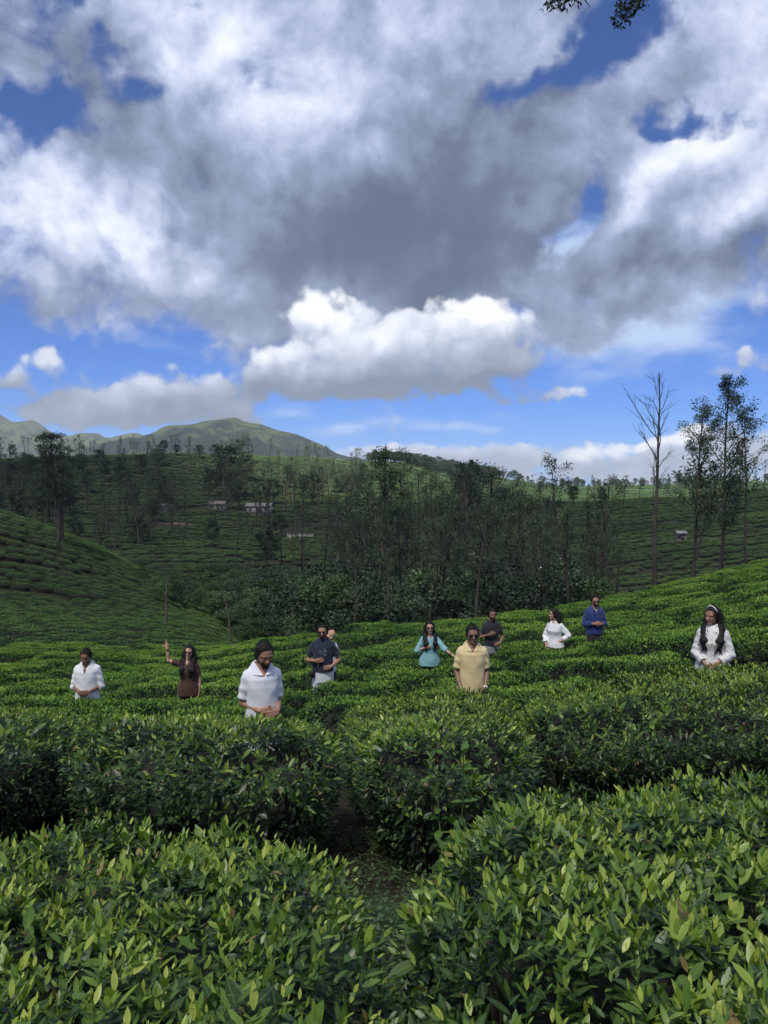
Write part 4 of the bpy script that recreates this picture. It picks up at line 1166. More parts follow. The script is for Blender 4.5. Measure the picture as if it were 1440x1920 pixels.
# --- far hillside
G_F = 'shade trees scattered over the far tea hillside'
LAB_F = 'slender shade tree standing in the tea on the far hillside'
far = []
for i in range(80): far.append((rng.uniform(-60, 470), rng.uniform(250, 400), rng.uniform(11, 16)))
for i in range(80): far.append((rng.uniform(400, 700), rng.uniform(250, 430), rng.uniform(12, 18)))
for i in range(30): far.append((rng.uniform(-40, 420), rng.uniform(398, 440), rng.uniform(8, 13)))
for i in range(34): far.append((rng.uniform(900, 1480), rng.uniform(290, 420), rng.uniform(9, 14)))
for i in range(75): far.append((rng.uniform(-50, 350), rng.uniform(205, 380), rng.uniform(13, 18)))
for i in range(22): far.append((rng.uniform(120, 640), rng.uniform(170, 240), rng.uniform(8, 13)))
for px, z, H in far:
    u = rng.uniform()
    var = OAK[rng.integers(0, 6)] if u < .70 else (THIN[rng.integers(0, 3)] if u < .80 else DENSE[rng.integers(0, 3)])
    if var in DENSE:
        place_tree('broadleaf_tree', var, (px - 720) / FPX * z, z, H * .66, 'dark round crowned tree standing in the tea on the far hillside', 'tree', 'round trees on the far hillside', sx=rng.uniform(1.0, 1.5)); continue
    place_tree('shade_tree', var, (px - 720) / FPX * z, z, H, LAB_F, 'tree', G_F, sx=rng.uniform(1.1, 1.6))
# --- wooded hill and distant ridges: too small to pick apart
def far_wood(n, pxr, zr, Hr, keep=None):
    px, z = rng.uniform(*pxr, n), rng.uniform(*zr, n)
    x = (px - 720) / FPX * z
    k = vnoise2(x / 60, z / 60, 61) > (-.1 if keep is None else keep)
    x, z = x[k], z[k]; m = len(x)
    H = rng.uniform(*Hr, m) / 12
    gn_scatter('distant_wood', np.column_stack([x, z, ground_z(x, z) - .3]), np.stack([np.zeros(m), np.zeros(m), rng.uniform(0, 6, m)], 1), np.stack([H * 1.1, H * 1.1, H], 1), rng.integers(0, 3, m), [d['crown'] for d in DENSE])
far_wood(420, (690, 930), (720, 960), (7, 12), -.35)
far_wood(500, (700, 1520), (700, 1500), (6, 12), .1)
print('trees', round(time.time() - T0, 1))
# ------------------------------------------------------------------ people: bodies grown as one smooth surface from a posed skeleton
def smin(a, b, k):
    h = np.clip(.5 + .5 * (b - a) / k, 0, 1)
    return b + (a - b) * h - k * h * (1 - h)
def smax(a, b, k): return -smin(-a, -b, k)

class Vol:
    def __init__(self, lo, hi, s):
        self.s = s; self.lo = np.array(lo, float)
        self.n = np.ceil((np.array(hi) - self.lo) / s).astype(int) + 1
        self.ax = [self.lo[i] + s * np.arange(self.n[i]) for i in range(3)]
        self.F = np.full(self.n, .2, np.float32)
    def region(self, lo, hi):
        sl, co = [], []
        for i in range(3):
            a = max(0, int((lo[i] - self.lo[i]) / self.s)); b = min(self.n[i], int((hi[i] - self.lo[i]) / self.s) + 2)
            if b <= a: return None, None
            sl.append(slice(a, b)); co.append(self.ax[i][a:b])
        return tuple(sl), np.meshgrid(*co, indexing='ij', sparse=True)
    def add(self, lo, hi, fn, k=.02):
        sl, g = self.region(np.array(lo) - k * 1.5 - .02, np.array(hi) + k * 1.5 + .02)
        if sl is None: return
        f = fn(*g)
        self.F[sl] = smin(self.F[sl], f, k)
    def cut(self, lo, hi, fn, k=.006):
        sl, g = self.region(lo, hi)
        if sl is None: return
        self.F[sl] = smax(self.F[sl], -fn(*g), k)
    def cone(self, a, b, ra, rb, k=.02, flat=None):
        a, b = np.array(a, float), np.array(b, float)
        r = max(ra, rb)
        d = b - a; dd = max(d @ d, 1e-9)
        def fn(X, Y, Z):
            x, y, z = X - a[0], Y - a[1], Z - a[2]
            t = np.clip((x * d[0] + y * d[1] + z * d[2]) / dd, 0, 1)
            return np.sqrt((x - t * d[0]) ** 2 + (y - t * d[1]) ** 2 + (z - t * d[2]) ** 2) - (ra + (rb - ra) * t)
        self.add(np.minimum(a, b) - r, np.maximum(a, b) + r, fn, k)
    def mesh(self):
        F = self.F
        ins = F < 0
        n0, n1, n2 = F.shape
        corners = [(i, j, k) for i in (0, 1) for j in (0, 1) for k in (0, 1)]
        sub = lambda A, c: A[c[0]:n0 - 1 + c[0], c[1]:n1 - 1 + c[1], c[2]:n2 - 1 + c[2]]
        cnt = np.zeros((n0 - 1, n1 - 1, n2 - 1), np.int8)
        for c in corners: cnt += sub(ins, c)
        act = np.argwhere((cnt > 0) & (cnt < 8))
        if len(act) == 0: return np.zeros((0, 3)), np.zeros((0, 4), int)
        vid = np.full(cnt.shape, -1, np.int64); vid[tuple(act.T)] = np.arange(len(act))
        acc = np.zeros((len(act), 3)); num = np.zeros(len(act))
        for a in corners:
            for ax in range(3):
                if a[ax]: continue
                b = list(a); b[ax] = 1
                fa = F[act[:, 0] + a[0], act[:, 1] + a[1], act[:, 2] + a[2]].astype(float)
                fb = F[act[:, 0] + b[0], act[:, 1] + b[1], act[:, 2] + b[2]].astype(float)
                m = (fa < 0) != (fb < 0)
                t = np.where(m, fa / np.where(m, fa - fb, 1), 0)
                p = np.array(a, float)[None].repeat(len(act), 0); p[:, ax] += t
                acc[m] += p[m]; num[m] += 1
        V = self.lo + self.s * (act + acc / num[:, None])
        Q = []
        for ax in range(3):
            o = [i for i in range(3) if i != ax]
            A = ins; 
            s0 = [slice(None)] * 3; s1 = [slice(None)] * 3
            s0[ax] = slice(0, -1); s1[ax] = slice(1, None)
            ch = A[tuple(s0)] != A[tuple(s1)]
            e = np.argwhere(ch)
            e = e[(e[:, o[0]] > 0) & (e[:, o[1]] > 0) & (e[:, o[0]] < F.shape[o[0]] - 1) & (e[:, o[1]] < F.shape[o[1]] - 1)]
            q = []
            for da, db in ((1, 1), (0, 1), (0, 0), (1, 0)):
                c = e.copy(); c[:, o[0]] -= da; c[:, o[1]] -= db
                q.append(vid[tuple(c.T)])
            q = np.stack(q, 1)
            neg = A[tuple(e.T)]
            flip = neg if ax != 1 else ~neg
            q[~flip] = q[~flip][:, ::-1]
            Q.append(q)
        return V, np.concatenate(Q)

MEN = np.array([(.78, .150, .105, 0), (.88, .160, .112, 0), (.96, .156, .112, -.002), (1.06, .147, .110, -.006), (1.16, .148, .112, -.006), (1.26, .156, .120, -.004), (1.34, .160, .116, .002), (1.395, .150, .100, .008), (1.44, .112, .080, .012), (1.48, .075, .065, .012), (1.52, .055, .055, .005)])
WOM = np.array([(.78, .165, .108, 0), (.88, .176, .115, .004), (.96, .168, .110, .002), (1.06, .130, .095, -.002), (1.14, .128, .094, -.004), (1.24, .148, .120, -.016), (1.31, .152, .110, -.006), (1.38, .148, .095, .006), (1.43, .112, .078, .012), (1.47, .066, .058, .012), (1.51, .048, .048, .005)])

def torso_fn(tab, off, hemflare=0.0, z_hem=0.0, wr=0.0):
    def fn(X, Y, Z):
        a = np.interp(Z, tab[:, 0], tab[:, 1]); b = np.interp(Z, tab[:, 0], tab[:, 2]); c = np.interp(Z, tab[:, 0], tab[:, 3])
        o = off + hemflare * np.clip((1.25 - Z) / .35, 0, 1)
        a = a + o; b = b + o
        q = np.sqrt((X / a) ** 2 + ((Y - c) / b) ** 2)
        f = (q - 1) * np.minimum(a, b)
        f = np.maximum(f, tab[0, 0] - Z)
        f = np.maximum(f, Z - tab[-1, 0])
        if wr: f = f + wr * (np.sin(9 * X + 24 * Z + 3 * np.sin(9 * Z)) * np.sin(14 * Y - 6 * Z + 6 * X) + 1.3 * np.abs(np.sin(16 * np.abs(X) - 13 * Z + 2)) - .6)
        return f
    return fn

# head, in its own frame: origin at the chin, z up, face towards -y
HEAD = np.array([  # z, half width, front y, back y
 (-.006, .018, -.070, -.015), (.010, .034, -.090, .010), (.030, .050, -.095, .045), (.055, .060, -.096, .078), (.080, .068, -.095, .092), (.110, .073, -.094, .098), (.140, .075, -.095, .100), (.170, .074, -.090, .096), (.195, .064, -.075, .082), (.215, .045, -.050, .055), (.228, .015, -.015, .015)])
def head_fn(x, y, z, off=0.0):
    a = np.interp(z, HEAD[:, 0], HEAD[:, 1]) + off
    f_ = np.interp(z, HEAD[:, 0], HEAD[:, 2]) - off; b_ = np.interp(z, HEAD[:, 0], HEAD[:, 3]) + off
    c = (f_ + b_) / 2; b = (b_ - f_) / 2
    q = (np.abs(x / a) ** 2.2 + np.abs((y - c) / b) ** 2.2) ** (1 / 2.2)
    r = (q - 1) * np.minimum(a, b)
    r = np.maximum(r, z - .185 - off)
    r = smin(r, ell_fn(x, y, z, (0, .004, .128), (.075 + off, .097 + off, .100 + off)), .02)
    return np.maximum(r, -.006 - off - z)

def seg_fn(x, y, z, a, b, ra, rb, sx=1.0):
    d = np.array(b) - np.array(a); dd = d @ d
    X, Y, Z = (x - a[0]), y - a[1], z - a[2]
    t = np.clip((X * d[0] + Y * d[1] + Z * d[2]) / dd, 0, 1)
    return np.sqrt(((X - t * d[0]) * sx) ** 2 + (Y - t * d[1]) ** 2 + (Z - t * d[2]) ** 2) - (ra + (rb - ra) * t)

def ell_fn(x, y, z, c, r):
    q = np.sqrt(((x - c[0]) / r[0]) ** 2 + ((y - c[1]) / r[1]) ** 2 + ((z - c[2]) / r[2]) ** 2)
    return (q - 1) * min(r)

def face_fn(x, y, z, fem=False):
    f = head_fn(x, y, z)
    f = smin(f, seg_fn(x, y, z, (0, -.096, .118), (0, -.118, .082), .007, .013, .9), .012)      # nose
    f = smin(f, ell_fn(x, y, z, (.014, -.103, .078), (.009, .009, .007)), .006)
    f = smin(f, ell_fn(x, y, z, (-.014, -.103, .078), (.009, .009, .007)), .006)
    f = smin(f, seg_fn(x, y, z, (-.035, -.088, .132), (.035, -.088, .132), .010, .010), .016)     # brow
    for s in (-1, 1):
        f = smax(f, -ell_fn(x, y, z, (s * .031, -.105, .114), (.017, .016, .010)), .010)           # sockets
        f = smin(f, ell_fn(x, y, z, (s * .078, .012, .098), (.009, .020, .032)), .008)             # ears
        f = smin(f, ell_fn(x, y, z, (s * .040, -.068, .080), (.022, .022, .020)), .02)             # cheeks
    f = smin(f, seg_fn(x, y, z, (-.016, -.097, .052), (.016, -.097, .052), .007, .007), .008)     # lips
    f = smin(f, seg_fn(x, y, z, (-.013, -.094, .042), (.013, -.094, .042), .007, .007), .008)
    f = smin(f, ell_fn(x, y, z, (0, -.088, .014), (.022, .016, .016)), .014)
    return f

def skin_material(name, c):
    m, nb, b = material(name)
    p = nb.n('ShaderNodeTexCoord').outputs['Object']
    n = nb.noise(p, 22, 4, .6)
    nb.put(b.inputs['Base Color'], ramp(nb, n, [(.3, tuple(v * .82 for v in c)), (.7, tuple(min(1, v * 1.12) for v in c))]))
    b.inputs['Roughness'].default_value = .48
    b.inputs['Subsurface Weight'].default_value = .12; b.inputs['Subsurface Radius'].default_value = (.012, .005, .003)
    b.inputs['Subsurface Scale'].default_value = .6
    return m
SKIN = {'a': skin_material('brown_skin', (.35, .18, .115)), 'b': skin_material('light_brown_skin', (.50, .29, .20)), 'c': skin_material('dark_brown_skin', (.23, .12, .078))}

def cloth_material(name, c, scale=260, rough=.85, sheen=.15, pat=0.0, c2=None):
    m, nb, b = material(name)
    p = nb.n('ShaderNodeTexCoord').outputs['Object']
    n = nb.noise(p, scale, 2, .5); n2 = nb.noise(p, 9, 4, .55)
    base = nb.mix(nb.ss(n2, .3, .7), tuple(v * .90 for v in c), c)
    if c2: base = nb.mix(nb.ss(nb.noise(p, 30, 3, .6), .55, .62), base, c2)
    nb.put(b.inputs['Base Color'], base)
    b.inputs['Roughness'].default_value = rough
    b.inputs['Sheen Weight'].default_value = sheen
    bp = nb.n('ShaderNodeBump'); bp.inputs['Strength'].default_value = .4; bp.inputs['Distance'].default_value = .015
    nb.put(bp.inputs['Height'], nb.math('ADD', nb.math('MULTIPLY', n2, 1.0), nb.math('MULTIPLY', n, .08)))
    nb.put(b.inputs['Normal'], bp.outputs[0])
    return m
M_hair, _nb, _b = material('black_hair')
_nb.put(_b.inputs['Base Color'], ramp(_nb, _nb.noise(_nb.n('ShaderNodeTexCoord').outputs['Object'], 60, 4, .7), [(.3, (.004, .0035, .003)), (.75, (.020, .016, .013))]))
_b.inputs['Roughness'].default_value = .62; _b.inputs['Specular IOR Level'].default_value = .25
M_lens, _nb, _b = material('dark_lens'); _b.inputs['Base Color'].default_value = (.004, .004, .005, 1); _b.inputs['Roughness'].default_value = .08
M_frame, _nb, _b = material('thin_dark_frame'); _b.inputs['Base Color'].default_value = (.012, .010, .010, 1); _b.inputs['Roughness'].default_value = .3
M_eye, _nb, _b = material('eye_white'); _b.inputs['Base Color'].default_value = (.30, .26, .23, 1); _b.inputs['Roughness'].default_value = .2
M_iris, _nb, _b = material('dark_iris'); _b.inputs['Base Color'].default_value = (.010, .006, .004, 1); _b.inputs['Roughness'].default_value = .15
M_lip, _nb, _b = material('lip'); _b.inputs['Base Color'].default_value = (.25, .06, .055, 1); _b.inputs['Roughness'].default_value = .4
M_tooth, _nb, _b = material('teeth'); _b.inputs['Base Color'].default_value = (.34, .31, .28, 1); _b.inputs['Roughness'].default_value = .3
M_watch, _nb, _b = material('white_watch'); _b.inputs['Base Color'].default_value = (.75, .75, .73, 1); _b.inputs['Roughness'].default_value = .35
M_bracelet, _nb, _b = material('dark_bracelet'); _b.inputs['Base Color'].default_value = (.03, .022, .02, 1); _b.inputs['Roughness'].default_value = .4

def sph(c, r, n=10, m=7):
    V, F = [], []
    for i in range(m + 1):
        p = math.pi * i / m
        for j in range(n):
            a = 6.2832 * j / n
            V.append((c[0] + r[0] * math.sin(p) * math.cos(a), c[1] + r[1] * math.sin(p) * math.sin(a), c[2] + r[2] * math.cos(p)))
    for i in range(m):
        for j in range(n):
            F.append((i * n + j, (i + 1) * n + j, (i + 1) * n + (j + 1) % n, i * n + (j + 1) % n))
    return np.array(V), np.array(F)

CLOTH_CACHE = {}
def person(px, z, H, rz, label, *, fem=False, skin='a', build=1.0, arms, head=(0, 0, 0), hair='short', hair_top=.016,
           top=None, sleeve=.55, neck='round', hem=.86, loose=.014, flare=.01, bottom=(.03, .03, .035), beard=0, shades=False, glasses=False,
           smile=False, collar=None, extras=(), lean=(0, 0), res=.0065, group='people standing among the tea bushes'):
    x = (px - 720) / FPX * z
    g = float(ground_z(x, z)[0])
    root = empty('person', (x, z, g), R(rz))
    tag(root, label, 'person', group)
    tab = (WOM if fem else MEN).copy()
    tab[:, 1] *= build; tab[:, 2] *= build ** .9
    S_ = H / 1.72
    sh = np.array([.132 if fem else .150, .012, 1.35 if fem else 1.362])
    J = {}
    for side, s in (('R', -1), ('L', 1)):
        a = arms[side]
        J[side] = dict(S=np.array([s * sh[0] * (build ** .7), sh[1], sh[2]]), E=np.array(a['E'], float), W=np.array(a['W'], float), a=a)
        # keep the bone lengths honest
        u, f = (.285, .245) if not fem else (.27, .23)
        d = J[side]['E'] - J[side]['S']; J[side]['E'] = J[side]['S'] + d / np.linalg.norm(d) * u
        d = J[side]['W'] - J[side]['E']; J[side]['W'] = J[side]['E'] + d / np.linalg.norm(d) * f
    yaw, pit, rol = [R(v) for v in head]
    Rm = np.array(Matrix.Rotation(yaw, 3, 'Z') @ Matrix.Rotation(pit, 3, 'X') @ Matrix.Rotation(rol, 3, 'Y'))
    piv = np.array([0, .012, 1.475])
    chin = np.array([0, -.012, 1.492])
    def to_head(X, Y, Z):
        q = np.stack(np.broadcast_arrays(X - piv[0], Y - piv[1], Z - piv[2]), -1) @ Rm
        return q[..., 0] - (chin - piv)[0], q[..., 1] - (chin - piv)[1], q[..., 2] - (chin - piv)[2]
    def from_head(p): return np.asarray(p) @ np.eye(3) @ Rm.T + (chin - piv) @ Rm.T + piv
    hl, hh = np.array([-.17, -.19, 1.42]), np.array([.17, .19, 1.76])
    allp = np.array([J[s][k] for s in 'RL' for k in 'SEW'])
    lo = np.minimum(allp.min(0) - .24, [-.26, -.24, -.02]); hi = np.maximum(allp.max(0) + .24, [.26, .24, 1.78])
    rs = res / S_
    def finish(v, name, mat, mat2=None, sm=True):
        V, F = v.mesh()
        if not len(V): return None
        o = obj(name, mesh_np(name, V * S_, F, [mat], sm), root)
        return o
    # ---- body
    v = Vol(lo, hi, rs)
    v.add([-.25, -.2, .76], [.25, .2, 1.54], torso_fn(tab, 0), .03)
    for s in (-1, 1):
        hp = np.array([s * .085, 0, .88]); kn = np.array([s * .10, -.01, .48]); an = np.array([s * .105, .02, .09])
        v.cone(hp, kn, .078 * build, .052, .04); v.cone(kn, an, .052, .036, .02)
        v.cone(kn + [0, .02, -.12], an + [0, .02, .18], .042, .03, .02)
        v.cone(an, an + [s * .015, -.15, -.055], .036, .026, .02); v.cone(an + [0, .03, -.04], an + [0, -.05, -.06], .033, .028, .02)
    v.cone([0, .014, 1.43], from_head((0, .012, .05)), .056 if not fem else .046, .05 if not fem else .043, .03)
    v.add(hl, hh, lambda X, Y, Z: face_fn(*to_head(X, Y, Z), fem), .012)
    for side, s in (('R', -1), ('L', 1)):
        j = J[side]; rf = (.046, .036, .034, .024) if not fem else (.040, .031, .029, .021)
        rf = tuple(r * build ** .6 for r in rf)
        v.cone(j['S'], j['E'], rf[0], rf[1], .03); v.cone(j['E'], j['E'] * .45 + j['W'] * .55, rf[2] * 1.04, rf[2] * .9, .015); v.cone(j['E'] * .45 + j['W'] * .55, j['W'], rf[2] * .9, rf[3], .012)
        # hand
        fd = j['W'] - j['E']; fd = fd / np.linalg.norm(fd)
        D_ = np.array(j['a'].get('dir', fd), float); D_ /= np.linalg.norm(D_)
        Pn = np.array(j['a'].get('palm', (0, 1, 0)), float); Pn = Pn - D_ * (Pn @ D_); Pn /= np.linalg.norm(Pn)
        Sd = np.cross(Pn, D_) * (1 if side == 'R' else -1)     # towards the thumb
        if j['a'].get('flip'): Sd = -Sd
        W = j['W']; cur = j['a'].get('curl', (35, 38, 42, 46)); kk = .92 if fem else 1.0
        lens = (.074, .082, .076, .060)
        for f in range(4):
            off = (.030 - .020 * f) * kk
            b0 = W + Sd * off * .55 + D_ * .012; k1 = W + D_ * (.092 - .004 * abs(f - 1)) * kk + Sd * off
            v.cone(b0, k1, .0135 * kk, .0115 * kk, .010)
            c1, c2 = R(cur[f] * .8), R(cur[f] * 1.9)
            m1 = k1 + (D_ * math.cos(c1) + Pn * math.sin(c1)) * lens[f] * .55 * kk + Sd * (1.5 - f) * .004
            e1 = m1 + (D_ * math.cos(c2) + Pn * math.sin(c2)) * lens[f] * .48 * kk
            v.cone(k1, m1, .0098 * kk, .0088 * kk, .004); v.cone(m1, e1, .0088 * kk, .0072 * kk, .004)
        t0 = W + D_ * .022 + Sd * .020; t1 = W + D_ * .055 * kk + Sd * .050 * kk + Pn * .016; 
        tu = j['a'].get('thumb', .6)
        t2 = t1 + (D_ * tu + Sd * (1 - tu) + Pn * .15) * .038; t3 = t2 + (D_ * (tu + .1) + Sd * (.7 - tu)) * .028
        v.cone(t0, t1, .017 * kk, .012 * kk, .010); v.cone(t1, t2, .0112 * kk, .0098 * kk, .004); v.cone(t2, t3, .0098 * kk, .0075 * kk, .004)
    body = finish(v, 'body', SKIN[skin])
    # ---- clothes
    if top:
        v = Vol(lo, hi, rs * 1.1)
        wr = .0030
        v.add([-.3, -.26, hem - .1], [.3, .26, 1.54], torso_fn(tab, loose, flare, hem, wr), .02)
        for side, s in (('R', -1), ('L', 1)):
            j = J[side]; b_ = build ** .6; q = .042 if fem else .048
            A_, B_ = (j['S'], j['E']) if sleeve <= 1 else (j['E'], j['W'])
            tt = sleeve if sleeve <= 1 else sleeve - 1
            d = (B_ - A_) / np.linalg.norm(B_ - A_); c = A_ + (B_ - A_) * tt
            def tube(p0, p1, r0, r1, k, capped):
                def fn(X, Y, Z):
                    f = seg_fn(X, Y, Z, p0, p1, r0, r1) + .0035 * np.sin(60 * Z + 35 * X + 20 * Y)
                    if capped: f = np.maximum(f, (X - c[0]) * d[0] + (Y - c[1]) * d[1] + (Z - c[2]) * d[2])
                    return f
                rr = max(r0, r1)
                v.add(np.minimum(p0, p1) - rr, np.maximum(p0, p1) + rr, fn, k)
            S0 = j['S'] + np.array([-s * .006, 0, .003])
            if sleeve <= 1:
                tube(S0, S0 * .45 + c * .55, (q + loose * .8) * b_, (q * .94 + loose) * b_, .03, False)
                tube(S0 * .45 + c * .55, c + d * .02, (q * .94 + loose) * b_, (q * .90 + loose * 1.0) * b_, .007, True)
            else:
                tube(S0, S0 * .5 + j['E'] * .5, (q + loose * .8) * b_, (q * .9 + loose) * b_, .03, False); tube(S0 * .5 + j['E'] * .5, j['E'], (q * .9 + loose) * b_, (q * .82 + loose) * b_, .007, False)
                tube(j['E'], c + d * .02, (q * .82 + loose) * b_, (.032 + loose * .9) * b_, .008, True)
        v.cut([-.3, -.3, lo[2]], [.3, .3, hem + .06], lambda X, Y, Z: Z - hem + .006 * np.sin(25 * X) + 0 * Y, .006)
        v.cut([-.2, -.2, 1.40], [.2, .2, 1.62], lambda X, Y, Z: np.sqrt((X / .92) ** 2 + (Y - .010) ** 2) - (.070 if neck != 'wide' else .092) - np.clip((Z - 1.44) * .25, -.006, .02), .008)
        if neck in ('v', 'open', 'wide'):
            dep = {'v': .10, 'open': .16, 'wide': .10}[neck]
            wd = {'v': .055, 'open': .055, 'wide': .085}[neck]
            v.cut([-.14, -.3, 1.2], [.14, .0, 1.5], lambda X, Y, Z: np.maximum(np.abs(X) - wd * np.clip((Z - (1.46 - dep)) / dep, 0, 1.3), np.maximum((1.46 - dep) - Z, Y + .0)), .004)
        finish(v, 'top' if fem else 'shirt', top)
        if collar:
            v = Vol([-.15, -.17, 1.38], [.15, .13, 1.54], .0055)
            def col_fn(X, Y, Z):
                h = Z - (1.440 + .024 * np.clip(Y / .08, -1, 1))
                r = np.sqrt((X * .95) ** 2 + ((Y - .008) * .98) ** 2)
                f = np.abs(r - (.106 - h * .62)) - .0085
                f = np.maximum(f, np.maximum(-h - .030, h - .040))
                gap = .010 + np.clip((Z - 1.385) * .62, 0, .06)
                return np.maximum(f, -np.maximum(np.abs(X) - gap, Y + .02))
            v.add([-.15, -.17, 1.38], [.15, .13, 1.54], col_fn, .004)
            finish(v, 'collar', collar)
    if bottom is not None:
        v = Vol([-.26, -.24, .05], [.26, .24, 1.06], .013)
        t2 = tab.copy(); t2[0, 0] = .74
        v.add([-.25, -.2, .74], [.25, .2, 1.0], lambda X, Y, Z: np.maximum(torso_fn(t2, .010)(X, Y, Z), Z - 1.0), .03)
        for s in (-1, 1):
            v.cone([s * .085, 0, .86], [s * .10, -.01, .48], .095 * build, .075, .03); v.cone([s * .10, -.01, .48], [s * .105, .02, .12], .075, .062, .02)
        finish(v, 'trousers', bottom)
    v = Vol([-.2, -.24, -.03], [.2, .12, .16], .012)
    for s in (-1, 1):
        v.cone([s * .105, .03, .04], [s * .12, -.15, .025], .046, .042, .02); v.cone([s * .105, .03, .05], [s * .105, .02, .10], .046, .044, .02)
    finish(v, 'shoes', M_frame)
    # ---- hair
    if hair:
        hb = .42 if hair == 'long' else .02
        hair_top = hair_top * .72
        v = Vol([hl[0] - .04, hl[1] - .04, 1.44 - hb], [hh[0] + .04, hh[1] + .08, hh[2] + .05], .0065)
        def hair_fn(X, Y, Z):
            x, y, z = to_head(X, Y, Z)
            nz = (.0042 * np.sin(120 * x + 60 * z + 5 * np.sin(40 * y)) * np.sin(95 * y + 51 * z + 4 * np.sin(50 * x)) + .0030 * np.sin(230 * x - 110 * y + 60 * z)) * (1.0 if hair != 'long' else .5)
            if hair == 'long':
                line = np.interp(y, [-.12, -.085, -.055, -.02, .1], [.215, .198, .170, .060, -.02]) - .045 * np.clip(np.abs(x) - .045, 0, .04) / .04
            elif hair == 'receding':
                line = np.interp(y, [-.10, -.02, .0, .03, .1], [.26, .26, .16, .10, .05])
            else:
                line = np.interp(y, [-.11, -.08, -.055, -.025, .01, .03, .10], [.206, .196, .172, .128, .10, .060, .020]) - .03 * np.clip(np.abs(x) - .05, 0, .03) / .03
            cap = ell_fn(x, y, z, (0, .011, .130), (.080 + hair_top * .15, .101 + hair_top * .3, .102 + hair_top))
            cap = smin(cap, head_fn(x, y, z, .007), .015)
            return np.maximum(cap + nz, (line - z) * .7)
        v.add(hl, hh + .03, hair_fn, .006)
        if hair == 'long':
            def strand(p0, p1, p2, r0, r1, r2):
                q0, q1 = from_head(p0), np.array(p1); q2 = np.array(p2)
                v.cone(q0, q1, r0, r1, .025); v.cone(q1, q2, r1, r2, .02)
            for s in (-1, 1):
                front = J['R' if s < 0 else 'L']['a'].get('hairfront', True)
                strand((s * .060, -.005, .16), (s * .082, -.005, 1.50), (s * .094, -.020, 1.42), .032, .042, .046)
                if front:
                    for o_, r_ in ((.070, .036), (.108, .036)):
                        v.cone((s * o_ * 1.0, -.030, 1.43), (s * o_, -.120, 1.27), .042, r_, .03); v.cone((s * o_, -.120, 1.27), (s * (o_ - .004), -.132, 1.15), r_, .012, .03)
                else:
                    v.cone((s * .098, -.01, 1.43), (s * .09, .11, 1.24), .045, .040, .03)
                strand((s * .045, .07, .12), (s * .07, .095, 1.44), (s * .07, .125, 1.18), .05, .055, .035)
            strand((0, .075, .12), (0, .115, 1.42), (0, .13, 1.13), .055, .06, .03)
            F = v.F; g_ = np.meshgrid(*v.ax, indexing='ij', sparse=True)
            v.F = F + (.0035 * np.sin(210 * g_[0] + 9 * np.sin(14 * g_[2])) * np.sin(190 * g_[1] + 6 * np.sin(11 * g_[2] + 1))).astype(np.float32)
        ho = finish(v, 'hair', M_hair)
        # loose strands that break up the outline
        me = ho.data; nv = len(me.vertices)
        Vh = np.empty(nv * 3, np.float32); me.vertices.foreach_get('co', Vh); Nh = np.empty(nv * 3, np.float32); me.vertices.foreach_get('normal', Nh)
        Vh, Nh = Vh.reshape(-1, 3), Nh.reshape(-1, 3)
        k = rng.integers(0, nv, 620 if hair == 'long' else 420)
        dn = np.array([0, 0, -.9]) if hair == 'long' else np.array([0, -.25, .5])
        T = unit(Nh[k] * .6 + dn + rng.normal(0, .45, (len(k), 3)))
        L = rng.uniform(.022, .05, len(k)) * (1.6 if hair == 'long' else .75)
        Vs, Fs, _ = make_leaves(Vh[k] - Nh[k] * .004, T, Nh[k] + rng.normal(0, .3, Nh[k].shape), L, L * .16, rng.uniform(0, .3, len(k)), np.zeros(len(k)), 0)
        tag(obj('strands', mesh_np('strands', Vs, Fs, [M_hair]), ho), kind='stuff')
    if beard:
        v = Vol(hl, hh, .0055)
        def beard_fn(X, Y, Z):
            x, y, z = to_head(X, Y, Z)
            f = face_fn(x, y, z) - .0045 * (1 + .3 * np.sin(140 * x) * np.sin(130 * z)) * np.sign(beard)
            up = np.interp(y, [-.12, -.09, -.06, -.03, .0, .03], [.060, .060, .050, .070, .105, .105])
            r = np.maximum(z - up, y - .022)
            r = np.maximum(r, -(np.maximum(np.abs(x) - .020, np.abs(z - .047) - .008)) if True else r)
            if beard == 2: r = np.maximum(r, np.maximum(np.abs(x) - .034, (z - .066)))
            return np.maximum(f, r)
        v.add(hl, hh, beard_fn, .004)
        finish(v, 'beard', M_hair)
    # ---- eyes, brows, glasses: shaped in the head's frame
    def in_head(V): return (np.asarray(V) @ Rm.T + (chin - piv) @ Rm.T + piv) * S_
    VV, FF = [], []
    for s in (-1, 1):
        tube_into(VV, FF, [(s * .014, -.1015, .131), (s * .030, -.1015, .136), (s * .048, -.090, .131)], [.0028, .0034, .002], 5)
    if len(VV): obj('eyebrows', mesh_np('eyebrows', in_head(VV), np.array(FF), [M_hair], True), root)
    if not shades:
        for s in (-1, 1):
            V, F = sph((s * .031, -.0885, .114), (.0125, .0070, .0055))
            e = obj('eye', mesh_np('eye', in_head(V), F, [M_eye], True), root)
            V, F = sph((s * .031, -.0955, .1135), (.0058, .0026, .0052))
            obj('iris', mesh_np('iris', in_head(V), F, [M_iris], True), e)
    V, F = [], []
    tube_into(V, F, [(-.022, -.0985, .0475), (-.008, -.1055, .0475), (.008, -.1055, .0475), (.022, -.0985, .0475)], [.002, .0046, .0046, .002], 6)
